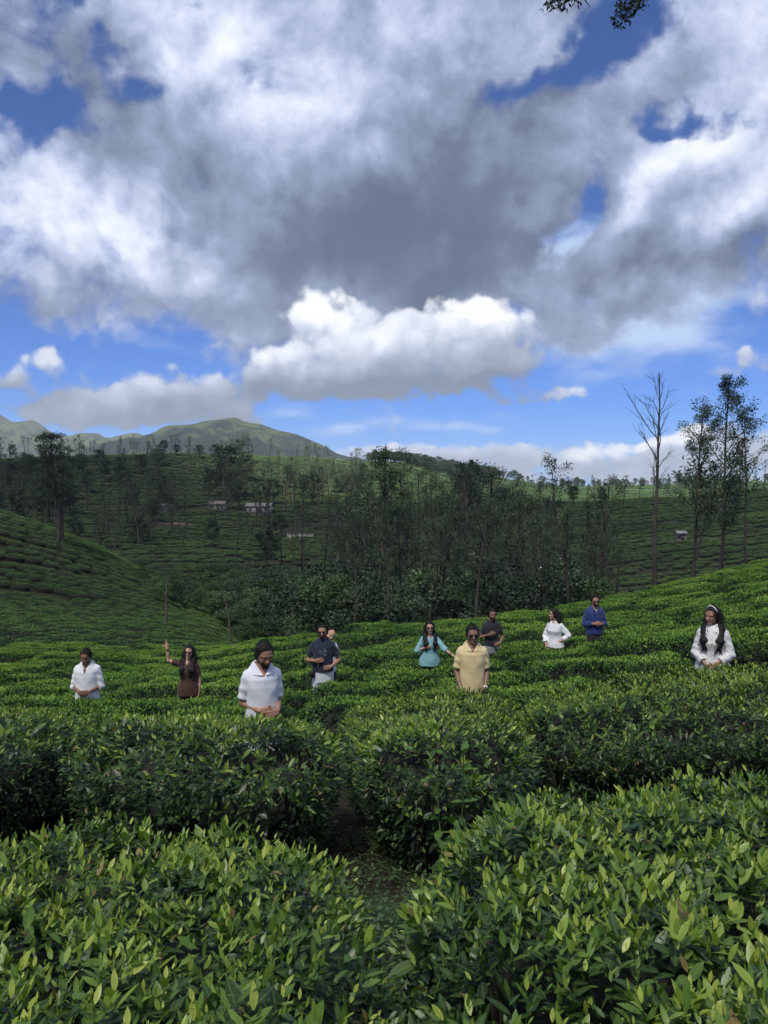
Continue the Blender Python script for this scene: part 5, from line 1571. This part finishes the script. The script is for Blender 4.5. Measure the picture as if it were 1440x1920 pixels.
    if smile:
        obj('teeth', mesh_np('teeth', in_head(np.array(V) * [.75, 1.0, 1] + [0, .0016, .001]), np.array(F), [M_tooth], True), root)
        V2, F2 = [], []
        tube_into(V2, F2, [(-.028, -.094, .055), (-.012, -.1035, .0405), (.012, -.1035, .0405), (.028, -.094, .055)], [.002, .0045, .0045, .002], 6)
        obj('lips', mesh_np('lips', in_head(V2), np.array(F2), [M_lip], True), root)
    else:
        obj('lips', mesh_np('lips', in_head(V), np.array(F), [M_lip if fem else SKIN['c']], True), root)
    if shades or glasses:
        gl = None
        fv, ff = [], []
        tube_into(fv, ff, [(-.010, -.113, .120), (0, -.116, .123), (.010, -.113, .120)], [.002] * 3, 5)
        for s in (-1, 1):
            tube_into(fv, ff, [(s * .060, -.096, .122), (s * .079, -.05, .120), (s * .083, .02, .112)], [.0025] * 3, 5)
            tube_into(fv, ff, [(s * .010, -.113, .126), (s * .034, -.115, .129), (s * .060, -.097, .126)], [.0022] * 3, 5)
            if glasses:
                tube_into(fv, ff, [(s * .010, -.113, .126), (s * .013, -.114, .102), (s * .034, -.1155, .096), (s * .056, -.101, .104), (s * .060, -.097, .126)], [.0020] * 5, 5)
        gl = obj('sunglasses' if shades else 'glasses', mesh_np('frame', in_head(fv), np.array(ff), [M_frame], True), root)
        if shades:
            for s in (-1, 1):
                n = 12; ring = []
                for i in range(n):
                    a = 6.2832 * i / n
                    ex = np.sign(math.cos(a)) * abs(math.cos(a)) ** .7 * .0245; ez = np.sign(math.sin(a)) * abs(math.sin(a)) ** .8 * .0185
                    if ez < 0: ez *= 1.1
                    xx = s * .035 + ex
                    ring.append((xx, -.1145 + .35 * max(0, abs(xx) - .03) ** 1.0 * .9, .112 + ez))
                ring = np.array(ring); back = ring + [0, .003, 0]
                V = np.concatenate([ring, back, ring.mean(0)[None] - [0, .001, 0]])
                F4 = np.array([(i, i + n, (i + 1) % n + n, (i + 1) % n) for i in range(n)]); F3 = np.array([(i, (i + 1) % n, 2 * n) for i in range(n)])
                obj('lens', mesh_np('lens', in_head(V), [F4, F3], [M_lens], True), gl)
    for ex in extras: ex(root, J, S_, tab, in_head)
    return root
# ------------------------------------------------------------------ the cast
def C_(name, c, **k): return cloth_material(name, c, **k)
W_shirt = C_('white_cotton', (.74, .74, .76)); W_polo = C_('white_polo_knit', (.70, .71, .76), scale=420); W_trs = C_('white_trousers', (.68, .69, .72))
T_brown = C_('brown_gauze', (.055, .020, .014)); T_navy = C_('navy_jersey', (.008, .014, .036)); T_cyan = C_('pale_cyan_cotton', (.20, .40, .44)); T_yel = C_('pale_yellow_pique', (.66, .53, .28), scale=420)
T_char = C_('charcoal_jersey', (.008, .011, .016)); T_blue = C_('royal_blue_cotton', (.012, .032, .14)); T_satin = C_('white_satin_print', (.72, .70, .68), rough=.45, c2=(.50, .47, .44)); D_trs = C_('dark_trousers', (.015, .016, .022)); G_trs = C_('grey_trousers', (.25, .26, .28)); Off_white = C_('off_white_edge', (.82, .80, .76))
M_ink, _nb, _b = material('pale_grey_print'); _b.inputs['Base Color'].default_value = (.20, .25, .33, 1); _b.inputs['Roughness'].default_value = .8
M_bag, _nb, _b = material('black_nylon'); _b.inputs['Base Color'].default_value = (.010, .010, .012, 1); _b.inputs['Roughness'].default_value = .6

def band_on(side, mat, name, t=.93, r=.029, w=.020):
    def f(root, J, S_, tab, ih):
        E, W = J[side]['E'], J[side]['W']; d = (W - E) / np.linalg.norm(W - E); c = E + (W - E) * t
        V, F = [], []
        tube_into(V, F, [c - d * w * .5, c - d * w * .45, c + d * w * .45, c + d * w * .5], [r * .8, r, r, r * .8], 14)
        obj(name, mesh_np(name, np.array(V) * S_, np.array(F), [mat], True), root)
    return f

def headband(root, J, S_, tab, ih):
    V, F = [], []
    pts = []
    for i in range(13):
        a = math.pi * (i / 12)
        pts.append((math.cos(a) * .092, -.005 - .030 * math.sin(a) + .0, .10 + math.sin(a) * .150))
    tube_into(V, F, pts, [.0065] * 13, 8)
    obj('headband', mesh_np('headband', ih(V), np.array(F), [Off_white], True), root)

def front_y(tab, x, z, off):
    a = np.interp(z, tab[:, 0], tab[:, 1]) + off; b = np.interp(z, tab[:, 0], tab[:, 2]) + off; c = np.interp(z, tab[:, 0], tab[:, 3])
    return c - b * math.sqrt(max(0, 1 - (x / a) ** 2))

def tee_print(root, J, S_, tab, ih):
    strokes = [[(-.055, 1.285), (-.045, 1.305), (-.03, 1.30), (-.035, 1.28), (-.05, 1.27)], [(-.025, 1.27), (-.02, 1.305)], [(-.01, 1.30), (-.008, 1.27), (.004, 1.29)], [(.015, 1.26), (.03, 1.32), (.045, 1.335), (.05, 1.29), (.055, 1.25)], [(.02, 1.27), (.048, 1.272)],
               [(-.02, 1.25), (.0, 1.24), (.03, 1.235), (.065, 1.23)], [(-.05, 1.255), (-.03, 1.25)], [(.03, 1.22), (.07, 1.215)], [(.035, 1.30), (.06, 1.30), (.068, 1.27)]]
    V, F = [], []
    for st in strokes:
        tube_into(V, F, [(x, front_y(tab, x, z, .024) - .001, z) for x, z in st], [.0035] * len(st), 4)
    obj('chest_print', mesh_np('chest_print', np.array(V) * S_, np.array(F), [M_ink], False), root)

def hip_pouch(root, J, S_, tab, ih):
    V, F = sph((-.175, -.10, .90), (.055, .045, .075), 12, 8)
    p = obj('hip_pouch', mesh_np('hip_pouch', V * S_, F, [M_bag], True), root)
    V, F = [], []
    tube_into(V, F, [(-.165, -.11, .95), (-.17, -.10, 1.05), (-.185, -.06, 1.15)], [.009] * 3, 6)
    obj('strap', mesh_np('strap', np.array(V) * S_, np.array(F), [M_bag], True), p)

A = lambda E, W, **k: dict(E=E, W=W, **k)
CLASP = dict(R=A((-.205, .02, 1.11), (-.06, -.22, 1.03), dir=(.75, -.35, -.12), palm=(.2, .9, 0), curl=(45, 50, 52, 55)), L=A((.205, .02, 1.11), (.06, -.23, 1.03), dir=(-.75, -.25, -.10), palm=(-.2, .9, 0), curl=(45, 50, 52, 55)))
HANG = lambda s, o=.22, f=-.03: A((s * o, .03, 1.12), (s * (o + .02), f, .88), dir=(0, -.1, -1), palm=(-s, 0, 0))
def PP(E, W, **k): return A(E, W, **k)

person(160, 12.5, 1.70, 4, 'person in a loose open collared white shirt, hands joined, far left', top=W_shirt, sleeve=1.25, neck='open', collar=W_shirt, hem=.88, loose=.030, flare=.012, bottom=W_trs, skin='c', arms=CLASP, head=(-4, 16, 0), hair_top=.026, build=1.0)
person(352, 13.5, 1.60, -6, 'person in a brown dress and sunglasses waving one raised hand', fem=True, skin='b', top=T_brown, sleeve=.72, neck='wide', hem=.62, loose=.022, flare=.03, bottom=T_brown, hair='long', shades=True, smile=True, head=(4, 0, 6),
       arms=dict(R=A((-.42, -.05, 1.44), (-.40, -.06, 1.66), dir=(.04, 0, 1), palm=(0, -1, 0), curl=(2, 4, 62, 66), thumb=.3), L=HANG(1, .19)), extras=(band_on('R', M_bracelet, 'bracelet', .9, .025, .03),))
person(490, 7.7, 1.72, 22, 'person in a white polo shirt and glasses looking down, hands clasped, nearest', top=W_polo, sleeve=.80, neck='v', collar=W_polo, hem=.92, loose=.017, flare=.006, bottom=W_trs, skin='a', beard=1, glasses=True, head=(8, 20, 0), hair_top=.020, build=.97, res=.0055,
       arms=dict(R=A((-.185, .06, 1.10), (-.01, -.22, 1.03), dir=(.8, -.2, .06), palm=(.1, .9, -.2), curl=(48, 52, 55, 58)), L=A((.17, .03, 1.11), (.11, -.20, 1.05), dir=(-.75, -.45, -.25), palm=(-.2, .85, -.2), curl=(50, 54, 56, 60))))
person(605, 13.3, 1.76, 0, 'person in a navy printed tee shirt and sunglasses with a black hip pouch', top=T_navy, sleeve=.68, hem=.93, loose=.022, bottom=W_trs, skin='a', beard=1, shades=True, head=(-4, 2, 0), build=1.0,
       arms=dict(R=A((-.25, .03, 1.13), (-.11, -.20, 1.14), dir=(.9, -.1, .1), palm=(0, .9, .1), curl=(20, 24, 30, 36), thumb=-.2), L=A((.26, .04, 1.13), (.12, -.20, 1.02), dir=(-.85, -.1, -.2), palm=(0, .9, 0), curl=(40, 42, 46, 50))), extras=(tee_print, hip_pouch))
person(613, 14.3, 1.64, 8, 'person peeking out from behind the navy tee shirt, only a tilted head showing', top=W_shirt, sleeve=1.2, neck='v', collar=W_shirt, bottom=D_trs, skin='b', beard=2, hair='receding', head=(12, 12, 26), arms=CLASP, lean=(.1, 0))
person(806, 15.0, 1.62, 6, 'person in a pale cyan top and sunglasses holding one forearm out to the side', fem=True, skin='b', top=T_cyan, sleeve=1.35, neck='wide', hem=.80, loose=.024, flare=.022, bottom=D_trs, hair='long', shades=True, head=(-4, 3, 0), 
       arms=dict(R=A((-.25, .0, 1.14), (-.02, -.20, 1.25), dir=(.9, -.2, .25), palm=(0, .9, 0), curl=(40, 45, 50, 50), hairfront=True), L=A((.24, -.10, 1.22), (.38, -.26, 1.10), dir=(.6, -.4, -.3), palm=(-.3, .2, -.9), curl=(18, 20, 24, 28))), extras=(band_on('L', M_bracelet, 'bracelet', .9, .025, .02),))
person(886, 10.3, 1.72, 0, 'person in a pale yellow polo shirt and sunglasses with hands at the pockets', top=T_yel, sleeve=.78, neck='v', collar=T_yel, hem=.74, loose=.017, flare=.006, bottom=D_trs, skin='c', shades=True, head=(2, 4, 0), hair_top=.024, build=1.02, res=.006,
       arms=dict(R=A((-.20, .03, 1.11), (-.165, -.12, .90), dir=(.35, -.2, -.9), palm=(.5, .8, 0), curl=(30, 34, 38, 42)), L=A((.20, .03, 1.11), (.165, -.12, .90), dir=(-.35, -.2, -.9), palm=(-.5, .8, 0), curl=(30, 34, 38, 42))), extras=(band_on('L', M_watch, 'watch', .93, .030, .026),))
person(923, 17.0, 1.72, 4, 'person in a charcoal tee shirt with one hand against the chest', top=T_char, sleeve=.66, hem=.92, loose=.018, bottom=G_trs, skin='c', beard=1, smile=True, head=(4, 2, 0), hair_top=.022, build=.98, res=.0075,
       arms=dict(R=A((-.23, .02, 1.12), (-.08, -.22, 1.20), dir=(.75, -.2, .4), palm=(.2, .8, 0), curl=(14, 16, 20, 24)), L=A((.24, .02, 1.12), (.14, -.20, 1.00), dir=(-.75, -.1, -.2), palm=(0, .9, -.2), curl=(30, 34, 38, 42))))
person(1042, 16.0, 1.60, -38, 'person in a loose white blouse seen in profile with long dark hair', fem=True, skin='b', top=W_shirt, sleeve=1.75, neck='v', hem=.86, loose=.026, flare=.012, bottom=D_trs, hair='long', smile=True, head=(-44, 2, 0), res=.0075,
       arms=dict(R=A((-.22, -.02, 1.12), (-.14, -.16, .92), dir=(.2, -.2, -.9), palm=(.9, .2, 0), hairfront=False), L=A((.30, .08, 1.14), (.14, -.08, 1.00), dir=(-.7, -.5, -.1), palm=(-.3, .8, 0), curl=(40, 44, 46, 50), hairfront=False)))
person(1117, 17.0, 1.74, 3, 'person in a royal blue long sleeved shirt and sunglasses, hands joined', top=T_blue, sleeve=1.86, neck='v', collar=T_blue, hem=.88, loose=.020, bottom=D_trs, skin='a', beard=2, shades=True, head=(-6, 2, 0), hair_top=.024, res=.0075,
       arms=dict(R=A((-.225, .02, 1.12), (-.05, -.21, 1.13), dir=(.8, -.3, .15), palm=(.2, .9, 0), curl=(48, 52, 54, 56)), L=A((.225, .02, 1.12), (.05, -.22, 1.13), dir=(-.8, -.2, .1), palm=(-.2, .9, 0), curl=(48, 52, 54, 56))))
person(1340, 9.5, 1.60, -30, 'person in a shiny white long sleeved top with very long hair and a white headband', fem=True, skin='a', top=T_satin, sleeve=1.80, neck='round', hem=.72, loose=.030, flare=.014, bottom=W_trs, hair='long', smile=True, head=(-24, 6, 4), res=.006, build=1.04,
       arms=dict(R=A((-.20, -.02, 1.11), (-.06, -.18, .96), dir=(.55, -.2, -.6), palm=(.3, .8, 0), curl=(40, 44, 48, 50)), L=A((.205, .0, 1.11), (.05, -.18, .98), dir=(-.6, -.2, -.6), palm=(-.3, .8, 0), curl=(40, 44, 48, 50))), extras=(headband,))
print('people', round(time.time() - T0, 1))
# ------------------------------------------------------------------ unseen cloud above the frame, added to shade the valley
def overhead_cloud():
    c = np.array([0, 175, 0.0]) + np.array(sun_vec) * (720 / sun_vec.z)
    N, M_ = 72, 30
    V, F = [], []
    th = np.linspace(0, 2 * math.pi, N, endpoint=False); ph = np.linspace(.02, math.pi - .02, M_)
    TH, PH = np.meshgrid(th, ph, indexing='ij')
    x, y, z = np.sin(PH) * np.cos(TH), np.sin(PH) * np.sin(TH), np.cos(PH)
    n = vnoise2(x * 2.2 + 9, y * 2.2, 71) * .16 + vnoise2(x * 5, y * 5 + 3, 72) * .09 + vnoise2(x * 12, y * 12, 73) * .045 + vnoise2(x * 9 + z * 7, y * 9, 74) * .03
    X = c[0] + x * 360 * (1 + n); Y = c[1] + y * 268 * (1 + n); Z = c[2] + np.where(z > 0, z * 120 * (1 + 2 * n), z * 26)
    sx_ = X - (c[0] - 0); notch = np.exp(-((sx_ + 32) / 62) ** 4) * np.clip((Y - c[1]) / 200, 0, 1)  # edge cut back so the sun reaches the far ridge
    Y = Y - 150 * notch
    V = np.stack([X.ravel(), Y.ravel(), Z.ravel()], 1)
    F = np.array([(i * M_ + j, ((i + 1) % N) * M_ + j, ((i + 1) % N) * M_ + j + 1, i * M_ + j + 1) for i in range(N) for j in range(M_ - 1)])
    m = bpy.data.materials.new('shade_cloud'); m.use_nodes = True
    nb = NB(m.node_tree); m.node_tree.nodes.clear()
    t1, t2, tl = nb.n('ShaderNodeBsdfTransparent'), nb.n('ShaderNodeMixShader'), nb.n('ShaderNodeBsdfTranslucent')
    tl.inputs[0].default_value = (.96, .97, 1, 1)
    t2.inputs[0].default_value = 1 - CLOUD_THIN
    nb.put(t2.inputs[1], t1.outputs[0]); nb.put(t2.inputs[2], tl.outputs[0])
    o = nb.n('ShaderNodeOutputMaterial'); nb.put(o.inputs[0], t2.outputs[0])
    tag(obj('shade_cloud', mesh_np('shade_cloud', V, F, [m], True)), kind='structure')
CLOUD_THIN = .46
overhead_cloud()

# ------------------------------------------------------------------ sheets on the ground: earth road, cut bank
def plain(name, c, rough=.9, scale=3.0, var=.35):
    m, nb, b = material(name)
    n = nb.noise(nb.n('ShaderNodeNewGeometry').outputs['Position'], scale, 5, .6)
    nb.put(b.inputs['Base Color'], ramp(nb, n, [(.3, tuple(v * (1 - var) for v in c)), (.7, tuple(v * (1 + var) for v in c))]))
    b.inputs['Roughness'].default_value = rough
    return m
M_earth = plain('red_earth', (.085, .052, .036)); M_white = plain('whitewash', (.15, .148, .14), .8, 2, .15); M_tile = plain('weathered_roof', (.16, .13, .115), .8, 3, .3)
M_tin = plain('pale_tin_roof', (.20, .20, .196), .5, 2, .12); M_dark = plain('dark_opening', (.012, .012, .014), .6); M_conc = plain('concrete', (.20, .195, .185), .9, 2, .2); M_wood = plain('brown_wood', (.07, .045, .03), .8)
def strip(name, x0, x1, yf, w, mat, lift=.12, n=90, slope=0.0):
    xs = np.linspace(x0, x1, n); yc = np.array([yf(x) for x in xs])
    V = []
    for k in range(4):
        yy = yc + (k / 3 - .5) * w
        V.append(np.stack([xs, yy, ground_z(xs, yy) + lift], 1))
    V = np.concatenate(V)
    F = np.array([(k * n + i, k * n + i + 1, (k + 1) * n + i + 1, (k + 1) * n + i) for k in range(3) for i in range(n - 1)])
    tag(obj(name, mesh_np(name, V, F, [mat], True)), kind='structure')
strip('road', -84, -64, lambda x: 262 + 3 * math.sin(x / 21), 5.0, M_earth)
strip('path', -70, -40, lambda x: 287 + 2 * math.sin(x / 26 + 1), 2.0, M_earth)
strip('path', 60, 190, lambda x: 204 + 4 * math.sin(x / 30), 2.2, M_earth, .5)

def bx(V, F, c, s, rz=0.0):
    b = len(V); ca, sa = math.cos(rz), math.sin(rz)
    for dx in (-.5, .5):
        for dy in (-.5, .5):
            for dz in (-.5, .5):
                x, y = dx * s[0], dy * s[1]
                V.append((c[0] + x * ca - y * sa, c[1] + x * sa + y * ca, c[2] + dz * s[2]))
    for f in ((0, 1, 3, 2), (4, 6, 7, 5), (0, 4, 5, 1), (2, 3, 7, 6), (0, 2, 6, 4), (1, 5, 7, 3)): F.append(tuple(b + i for i in f))

def cottage(px, z, py, w, d, h, label, roof, wall=None, windows=2, name='cottage', lift=0.0):
    x = (px - 720) / FPX * z
    g = CAMZ - (py - 920) / FPX * z if py else float(ground_z(x, z)[0])
    g = max(g, float(ground_z(x, z)[0]) - .1) 
    root = empty(name, (x, z, g + lift), rng.uniform(-.15, .15)); tag(root, label, 'house')
    def part(nm, boxes, mat, par=root):
        V, F = [], []
        for c, s in boxes: bx(V, F, c, s)
        return obj(nm, mesh_np(nm, np.array(V), np.array(F), [mat]), par)
    part('wall', [((0, 0, h / 2 - .6), (w, d, h + 1.2))], wall or M_white)
    V = [(-w / 2 - .35, -d / 2 - .4, h), (w / 2 + .35, -d / 2 - .4, h), (w / 2 + .35, d / 2 + .4, h), (-w / 2 - .35, d / 2 + .4, h), (-w / 2 - .35, 0, h + d * .28), (w / 2 + .35, 0, h + d * .28)]
    V += [(a, b, c + .12) for a, b, c in V]
    F4 = np.array([(0, 1, 5, 4), (2, 3, 4, 5), (6, 10, 11, 7), (8, 11, 10, 9), (0, 6, 7, 1), (2, 8, 9, 3), (1, 7, 11, 5), (5, 11, 8, 2), (3, 9, 10, 4), (4, 10, 6, 0)])
    obj('roof', mesh_np('roof', np.array(V), F4, [roof]), root)
    part('door', [((w * .08, -d / 2 - .02, .95), (.8, .06, 1.9))], M_wood)
    for k in range(windows):
        xx = (-.32 + .64 * k / max(1, windows - 1)) * w
        f = part('window', [((xx, -d / 2 - .03, h * .55), (.9, .06, .9))], M_wood)
        part('pane', [((xx, -d / 2 - .066, h * .55), (.74, .012, .74))], M_dark, f)
cottage(304, 288, 962, 3.2, 3.6, 2.5, 'small whitewashed cottage under a flat topped dark tree on the far hillside', M_tile, windows=2)
cottage(408, 290, 962, 6.0, 4.0, 2.4, 'white cottage below the biggest dark tree on the far hillside', M_tile)
cottage(487, 292, 962, 9.5, 4.5, 2.2, 'long low building with a pale roof right of the white cottages', M_tin, M_conc, 3)
cottage(1277, 205, 1029, 2.2, 2.2, 1.9, 'tiny white hut with a pale tin roof between the right trees', M_tin, windows=1, name='hut', lift=.8)

def wall_thing(px0, px1, z, py, h, label):
    x0, x1 = (px0 - 720) / FPX * z, (px1 - 720) / FPX * z
    xm = (x0 + x1) / 2; g = max(float(ground_z(xm, z)[0]) + .5, CAMZ - (py - 920) / FPX * z - h)
    V, F = [], []
    root = empty('retaining_wall', (xm, z, g)); tag(root, label, 'wall')
    bx(V, F, (0, 0, h / 2 - 1), (x1 - x0, .4, h + 2))
    obj('wall', mesh_np('wall', np.array(V), np.array(F), [M_conc]), root)
    V, F = [], []; bx(V, F, (0, 0, h + .06), (x1 - x0 + .2, .6, .12)); obj('coping', mesh_np('coping', np.array(V), np.array(F), [M_white]), root)
wall_thing(538, 588, 236, 1004, .9, 'pale low wall running across the tea below the far hillside')

def pole(px, z, top, label, r=.11, arm=True):
    x = (px - 720) / FPX * z; g = float(ground_z(x, z)[0]); h = CAMZ + (920 - top) / FPX * z - g
    root = empty('utility_pole', (x, z, g)); tag(root, label, 'pole')
    V, F = [], []; tube_into(V, F, [(0, 0, -.3), (0, 0, h)], [r, r * .8], 8); obj('post', mesh_np('post', np.array(V), np.array(F), [M_conc], True), root)
    if arm:
        V, F = [], []; bx(V, F, (0, -.12, h - .4), (1.3, .1, .1)); obj('crossarm', mesh_np('crossarm', np.array(V), np.array(F), [M_conc]), root)
        for q in (-.5, 0, .5):
            V, F = sph((q, -.12, h - .28), (.06, .06, .09), 8, 5); obj('insulator', mesh_np('insulator', V, F, [M_white], True), root)
pole(333, 268, 961, 'pale concrete utility pole standing in front of the red earth bank', .17)
pole(522, 250, 985, 'short pale post left of the low wall across the tea', .11, False)

# ------------------------------------------------------------------ twigs hanging in at the top edge
def overhang():
    zd = 6.0
    def W3(px, py, dz=0.0):
        d = pix_dir(px, py); return np.array(d) / d.y * (zd + dz) + np.array([0, 0, CAMZ])
    root = empty('overhanging_branch', W3(1330, -150)); tag(root, 'dark leafy twigs of a branch hanging into the top edge of the picture', 'branch')
    o0 = np.array(root.location)
    V, F = [], []
    limb = [W3(1500, -260, .2), W3(1330, -150), W3(1200, -90), W3(1090, -60, -.1), W3(1000, -48, -.1)]
    tube_into(V, F, np.array(limb) - o0, [.035, .028, .020, .013, .007], 8)
    obj('limb', mesh_np('limb', np.array(V), np.array(F), [M_bark], True), root)
    R_ = np.random.default_rng(5)
    specs = [((1200, -90), (1172, 36), 30), ((1185, -85), (1156, 44), 26), ((1205, -80), (1200, 14), 26), ((1090, -60), (1050, 14), 26), ((1060, -55), (1030, 12), 22), ((1110, -60), (1082, -2), 20), ((1190, -88), (1186, 24), 22)]
    for a, b, n in specs:
        p0, p1 = W3(*a), W3(*b, R_.normal(0, .05))
        pts = [p0 + (p1 - p0) * t + np.array([.02 * math.sin(5 * t), 0, .02 * math.sin(3 * t)]) for t in np.linspace(0, 1, 6)]
        V, F = [], []
        tube_into(V, F, np.array(pts) - o0, np.linspace(.006, .002, 6), 5)
        tw = obj('twig', mesh_np('twig', np.array(V), np.array(F), [M_bark], True), root)
        P, T = [], []
        d = (p1 - p0) / np.linalg.norm(p1 - p0)
        for k in range(n * 6):
            t = R_.uniform(.38, 1.02); p = p0 + (p1 - p0) * t + R_.normal(0, .022, 3)
            P.append(p); T.append(unit(d * .5 + R_.normal(0, .75, 3)))
        P, T = np.array(P) - o0, np.array(T); m = len(P)
        L = R_.uniform(.026, .050, m)
        Vl, Fl, t = make_leaves(P, T, unit(R_.normal(size=(m, 3))), L, L * .42, R_.uniform(0, .3, m), R_.uniform(.1, .6, m), 1)
        tag(obj('leaves', mesh_np('leaves', Vl, Fl, [M_dense], False, {'tint': ('POINT', t)}), tw), kind='stuff')
    V, F = [], []
    tube_into(V, F, np.array([W3(1100, -60), W3(1092, -10), W3(1098, 2), W3(1107, 13)]) - o0, [.006, .005, .004, .003], 5)
    obj('twig', mesh_np('twig', np.array(V), np.array(F), [M_bark], True), root)
overhang()

# ------------------------------------------------------------------ sapling at the foot of the middle bush, weeds on the path
M_broad = leaf_material('sapling_leaf', [(0, (.016, .045, .014)), (.5, (.034, .080, .020)), (1, (.085, .165, .035))], .6, .2, .25)
def sapling(x, y, H, label, seed, n_st=4, L0=.085):
    R_ = np.random.default_rng(seed)
    g = float(ground_z(x, y)[0]); root = empty('sapling', (x, y, g)); tag(root, label, 'plant')
    meshes = []
    for a in (.25, .5, .85):
        V, F, t = make_leaves(np.zeros((1, 3)), np.array([[1., 0, 0]]), np.array([[0, 0, 1.]]), np.ones(1), np.full(1, .52), np.full(1, .22), np.full(1, a), 2)
        meshes.append(mesh_np('leaf', V, F, [M_broad], True, {'tint': ('POINT', t)}))
    for s in range(n_st):
        az = R_.uniform(0, 6.28); hh = H * (1 if s == 0 else R_.uniform(.5, .85))
        pts, _ = limb_path(np.array([R_.normal(0, .03), R_.normal(0, .03), -.05]), np.array([.34 * math.cos(az), .34 * math.sin(az) - .12, 1]), hh, 6, .06, .02, R_)
        V, F = [], []; tube_into(V, F, pts, np.linspace(.007, .003, 7), 6)
        obj('stem', mesh_np('stem', np.array(V), np.array(F), [M_stem], True), root)
        k = 0
        for t in np.linspace(.30, 1.0, 8):
            q = min(5, int(t * 6)); p = pts[q] + (pts[q + 1] - pts[q]) * (t * 6 - q)
            for sgn in (0, 1):
                a = k * 1.57 + sgn * 3.14 + R_.normal(0, .3)
                e = R_.uniform(-.35, .55) if t < .95 else R_.uniform(.5, 1.1)
                T = np.array([math.cos(a) * math.cos(e), math.sin(a) * math.cos(e), math.sin(e)]); Nn = np.array([-math.cos(a) * math.sin(e), -math.sin(a) * math.sin(e), math.cos(e)]) + R_.normal(0, .15, 3)
                B = np.cross(Nn, T); B /= np.linalg.norm(B); Nn = np.cross(T, B)
                o = bpy.data.objects.new('leaf', meshes[int(min(2, t * 2.6 + R_.uniform(0, .6)))])
                o.parent = root
                o.matrix_basis = Matrix(((T[0], B[0], Nn[0], p[0]), (T[1], B[1], Nn[1], p[1]), (T[2], B[2], Nn[2], p[2]), (0, 0, 0, 1))) @ Matrix.Scale(L0 * R_.uniform(.7, 1.25) * (1.15 - .45 * t), 4)
                COL.objects.link(o)
            k += 1
sapling(.34, 4.50, .95, 'broad leaved sapling growing on the path against the middle tea bush', 31, 5, .105)
sapling(.46, 4.62, .60, 'smaller broad leaved seedling right beside the path sapling', 32, 3, .085)

def weeds():
    n = 34000
    x, y = rng.uniform(-1.2, 1.3, n), rng.uniform(2.5, 6.2, n)
    dens = .42 + .6 * vnoise2(x * 2.3, y * 2.3, 81) + .9 * np.clip(4.2 - y, 0, .8)
    k = rng.uniform(0, 1, n) < np.clip(dens, .04, 1)
    x, y = x[k], y[k]; n = len(x)
    P = np.stack([x, y, ground_z(x, y) + rng.uniform(.0, .08, n) * (1 + 1.6 * (y < 4.0))], 1)
    a, e = rng.uniform(0, 6.28, n), rng.uniform(-.1, .9, n)
    T = np.stack([np.cos(a) * np.cos(e), np.sin(a) * np.cos(e), np.sin(e)], 1)
    L = rng.uniform(.014, .034, n)
    V, F, t = make_leaves(P, T, np.array([0, 0, 1.]) + rng.normal(0, .2, (n, 3)), L, L * rng.uniform(.45, .8, n), rng.uniform(0, .3, n), rng.uniform(.15, .85, n), 1)
    tag(obj('weeds', mesh_np('weeds', V, F, [M_scrub], False, {'tint': ('POINT', t)})), kind='stuff')
    # fallen leaves
    m = 500
    x, y = rng.uniform(-1.0, 1.2, m), rng.uniform(2.6, 6.4, m); a = rng.uniform(0, 6.28, m)
    V, F, t = make_leaves(np.stack([x, y, ground_z(x, y) + .012], 1), np.stack([np.cos(a), np.sin(a), rng.normal(0, .15, m)], 1), np.array([0, 0, 1.]) + rng.normal(0, .2, (m, 3)), rng.uniform(.03, .07, m), rng.uniform(.014, .028, m), rng.uniform(-.3, .3, m), rng.uniform(0, 1, m), 1)
    tag(obj('leaf_litter', mesh_np('leaf_litter', V, F, [M_dry], False, {'tint': ('POINT', t)})), kind='stuff')
weeds()
sapling(.085, 2.55, .50, 'low leafy seedling in the weedy gap between the two nearest tea bushes', 33, 5, .075)
sapling(.14, 3.15, .42, 'low weed clump farther along the gap behind the nearest seedling', 34, 6, .065)
print('details', round(time.time() - T0, 1))
# ------------------------------------------------------------------ air between here and the mountains
def haze():
    x0, x1, y0, y1, z0, z1 = -9500, 9500, -9300, 9300, -60, 460
    V = [(x, y, z) for x in (x0, x1) for y in (y0, y1) for z in (z0, z1)]
    F = np.array([(0, 1, 3, 2), (4, 6, 7, 5), (0, 4, 5, 1), (2, 3, 7, 6), (0, 2, 6, 4), (1, 5, 7, 3)])
    m = bpy.data.materials.new('haze'); m.use_nodes = True
    nt = m.node_tree; nt.nodes.clear()
    v = nt.nodes.new('ShaderNodeVolumePrincipled'); o = nt.nodes.new('ShaderNodeOutputMaterial')
    v.inputs['Color'].default_value = (.80, .88, 1.0, 1)
    v.inputs['Density'].default_value = HAZE_DENSITY
    v.inputs['Anisotropy'].default_value = .2
    nt.links.new(v.outputs[0], o.inputs['Volume'])
    ob = obj('haze', mesh_np('haze', np.array(V, float), F, [m]))
    tag(ob, kind='stuff')
HAZE_DENSITY = 0.00008
haze()
print('script seconds', round(time.time() - T0, 1))
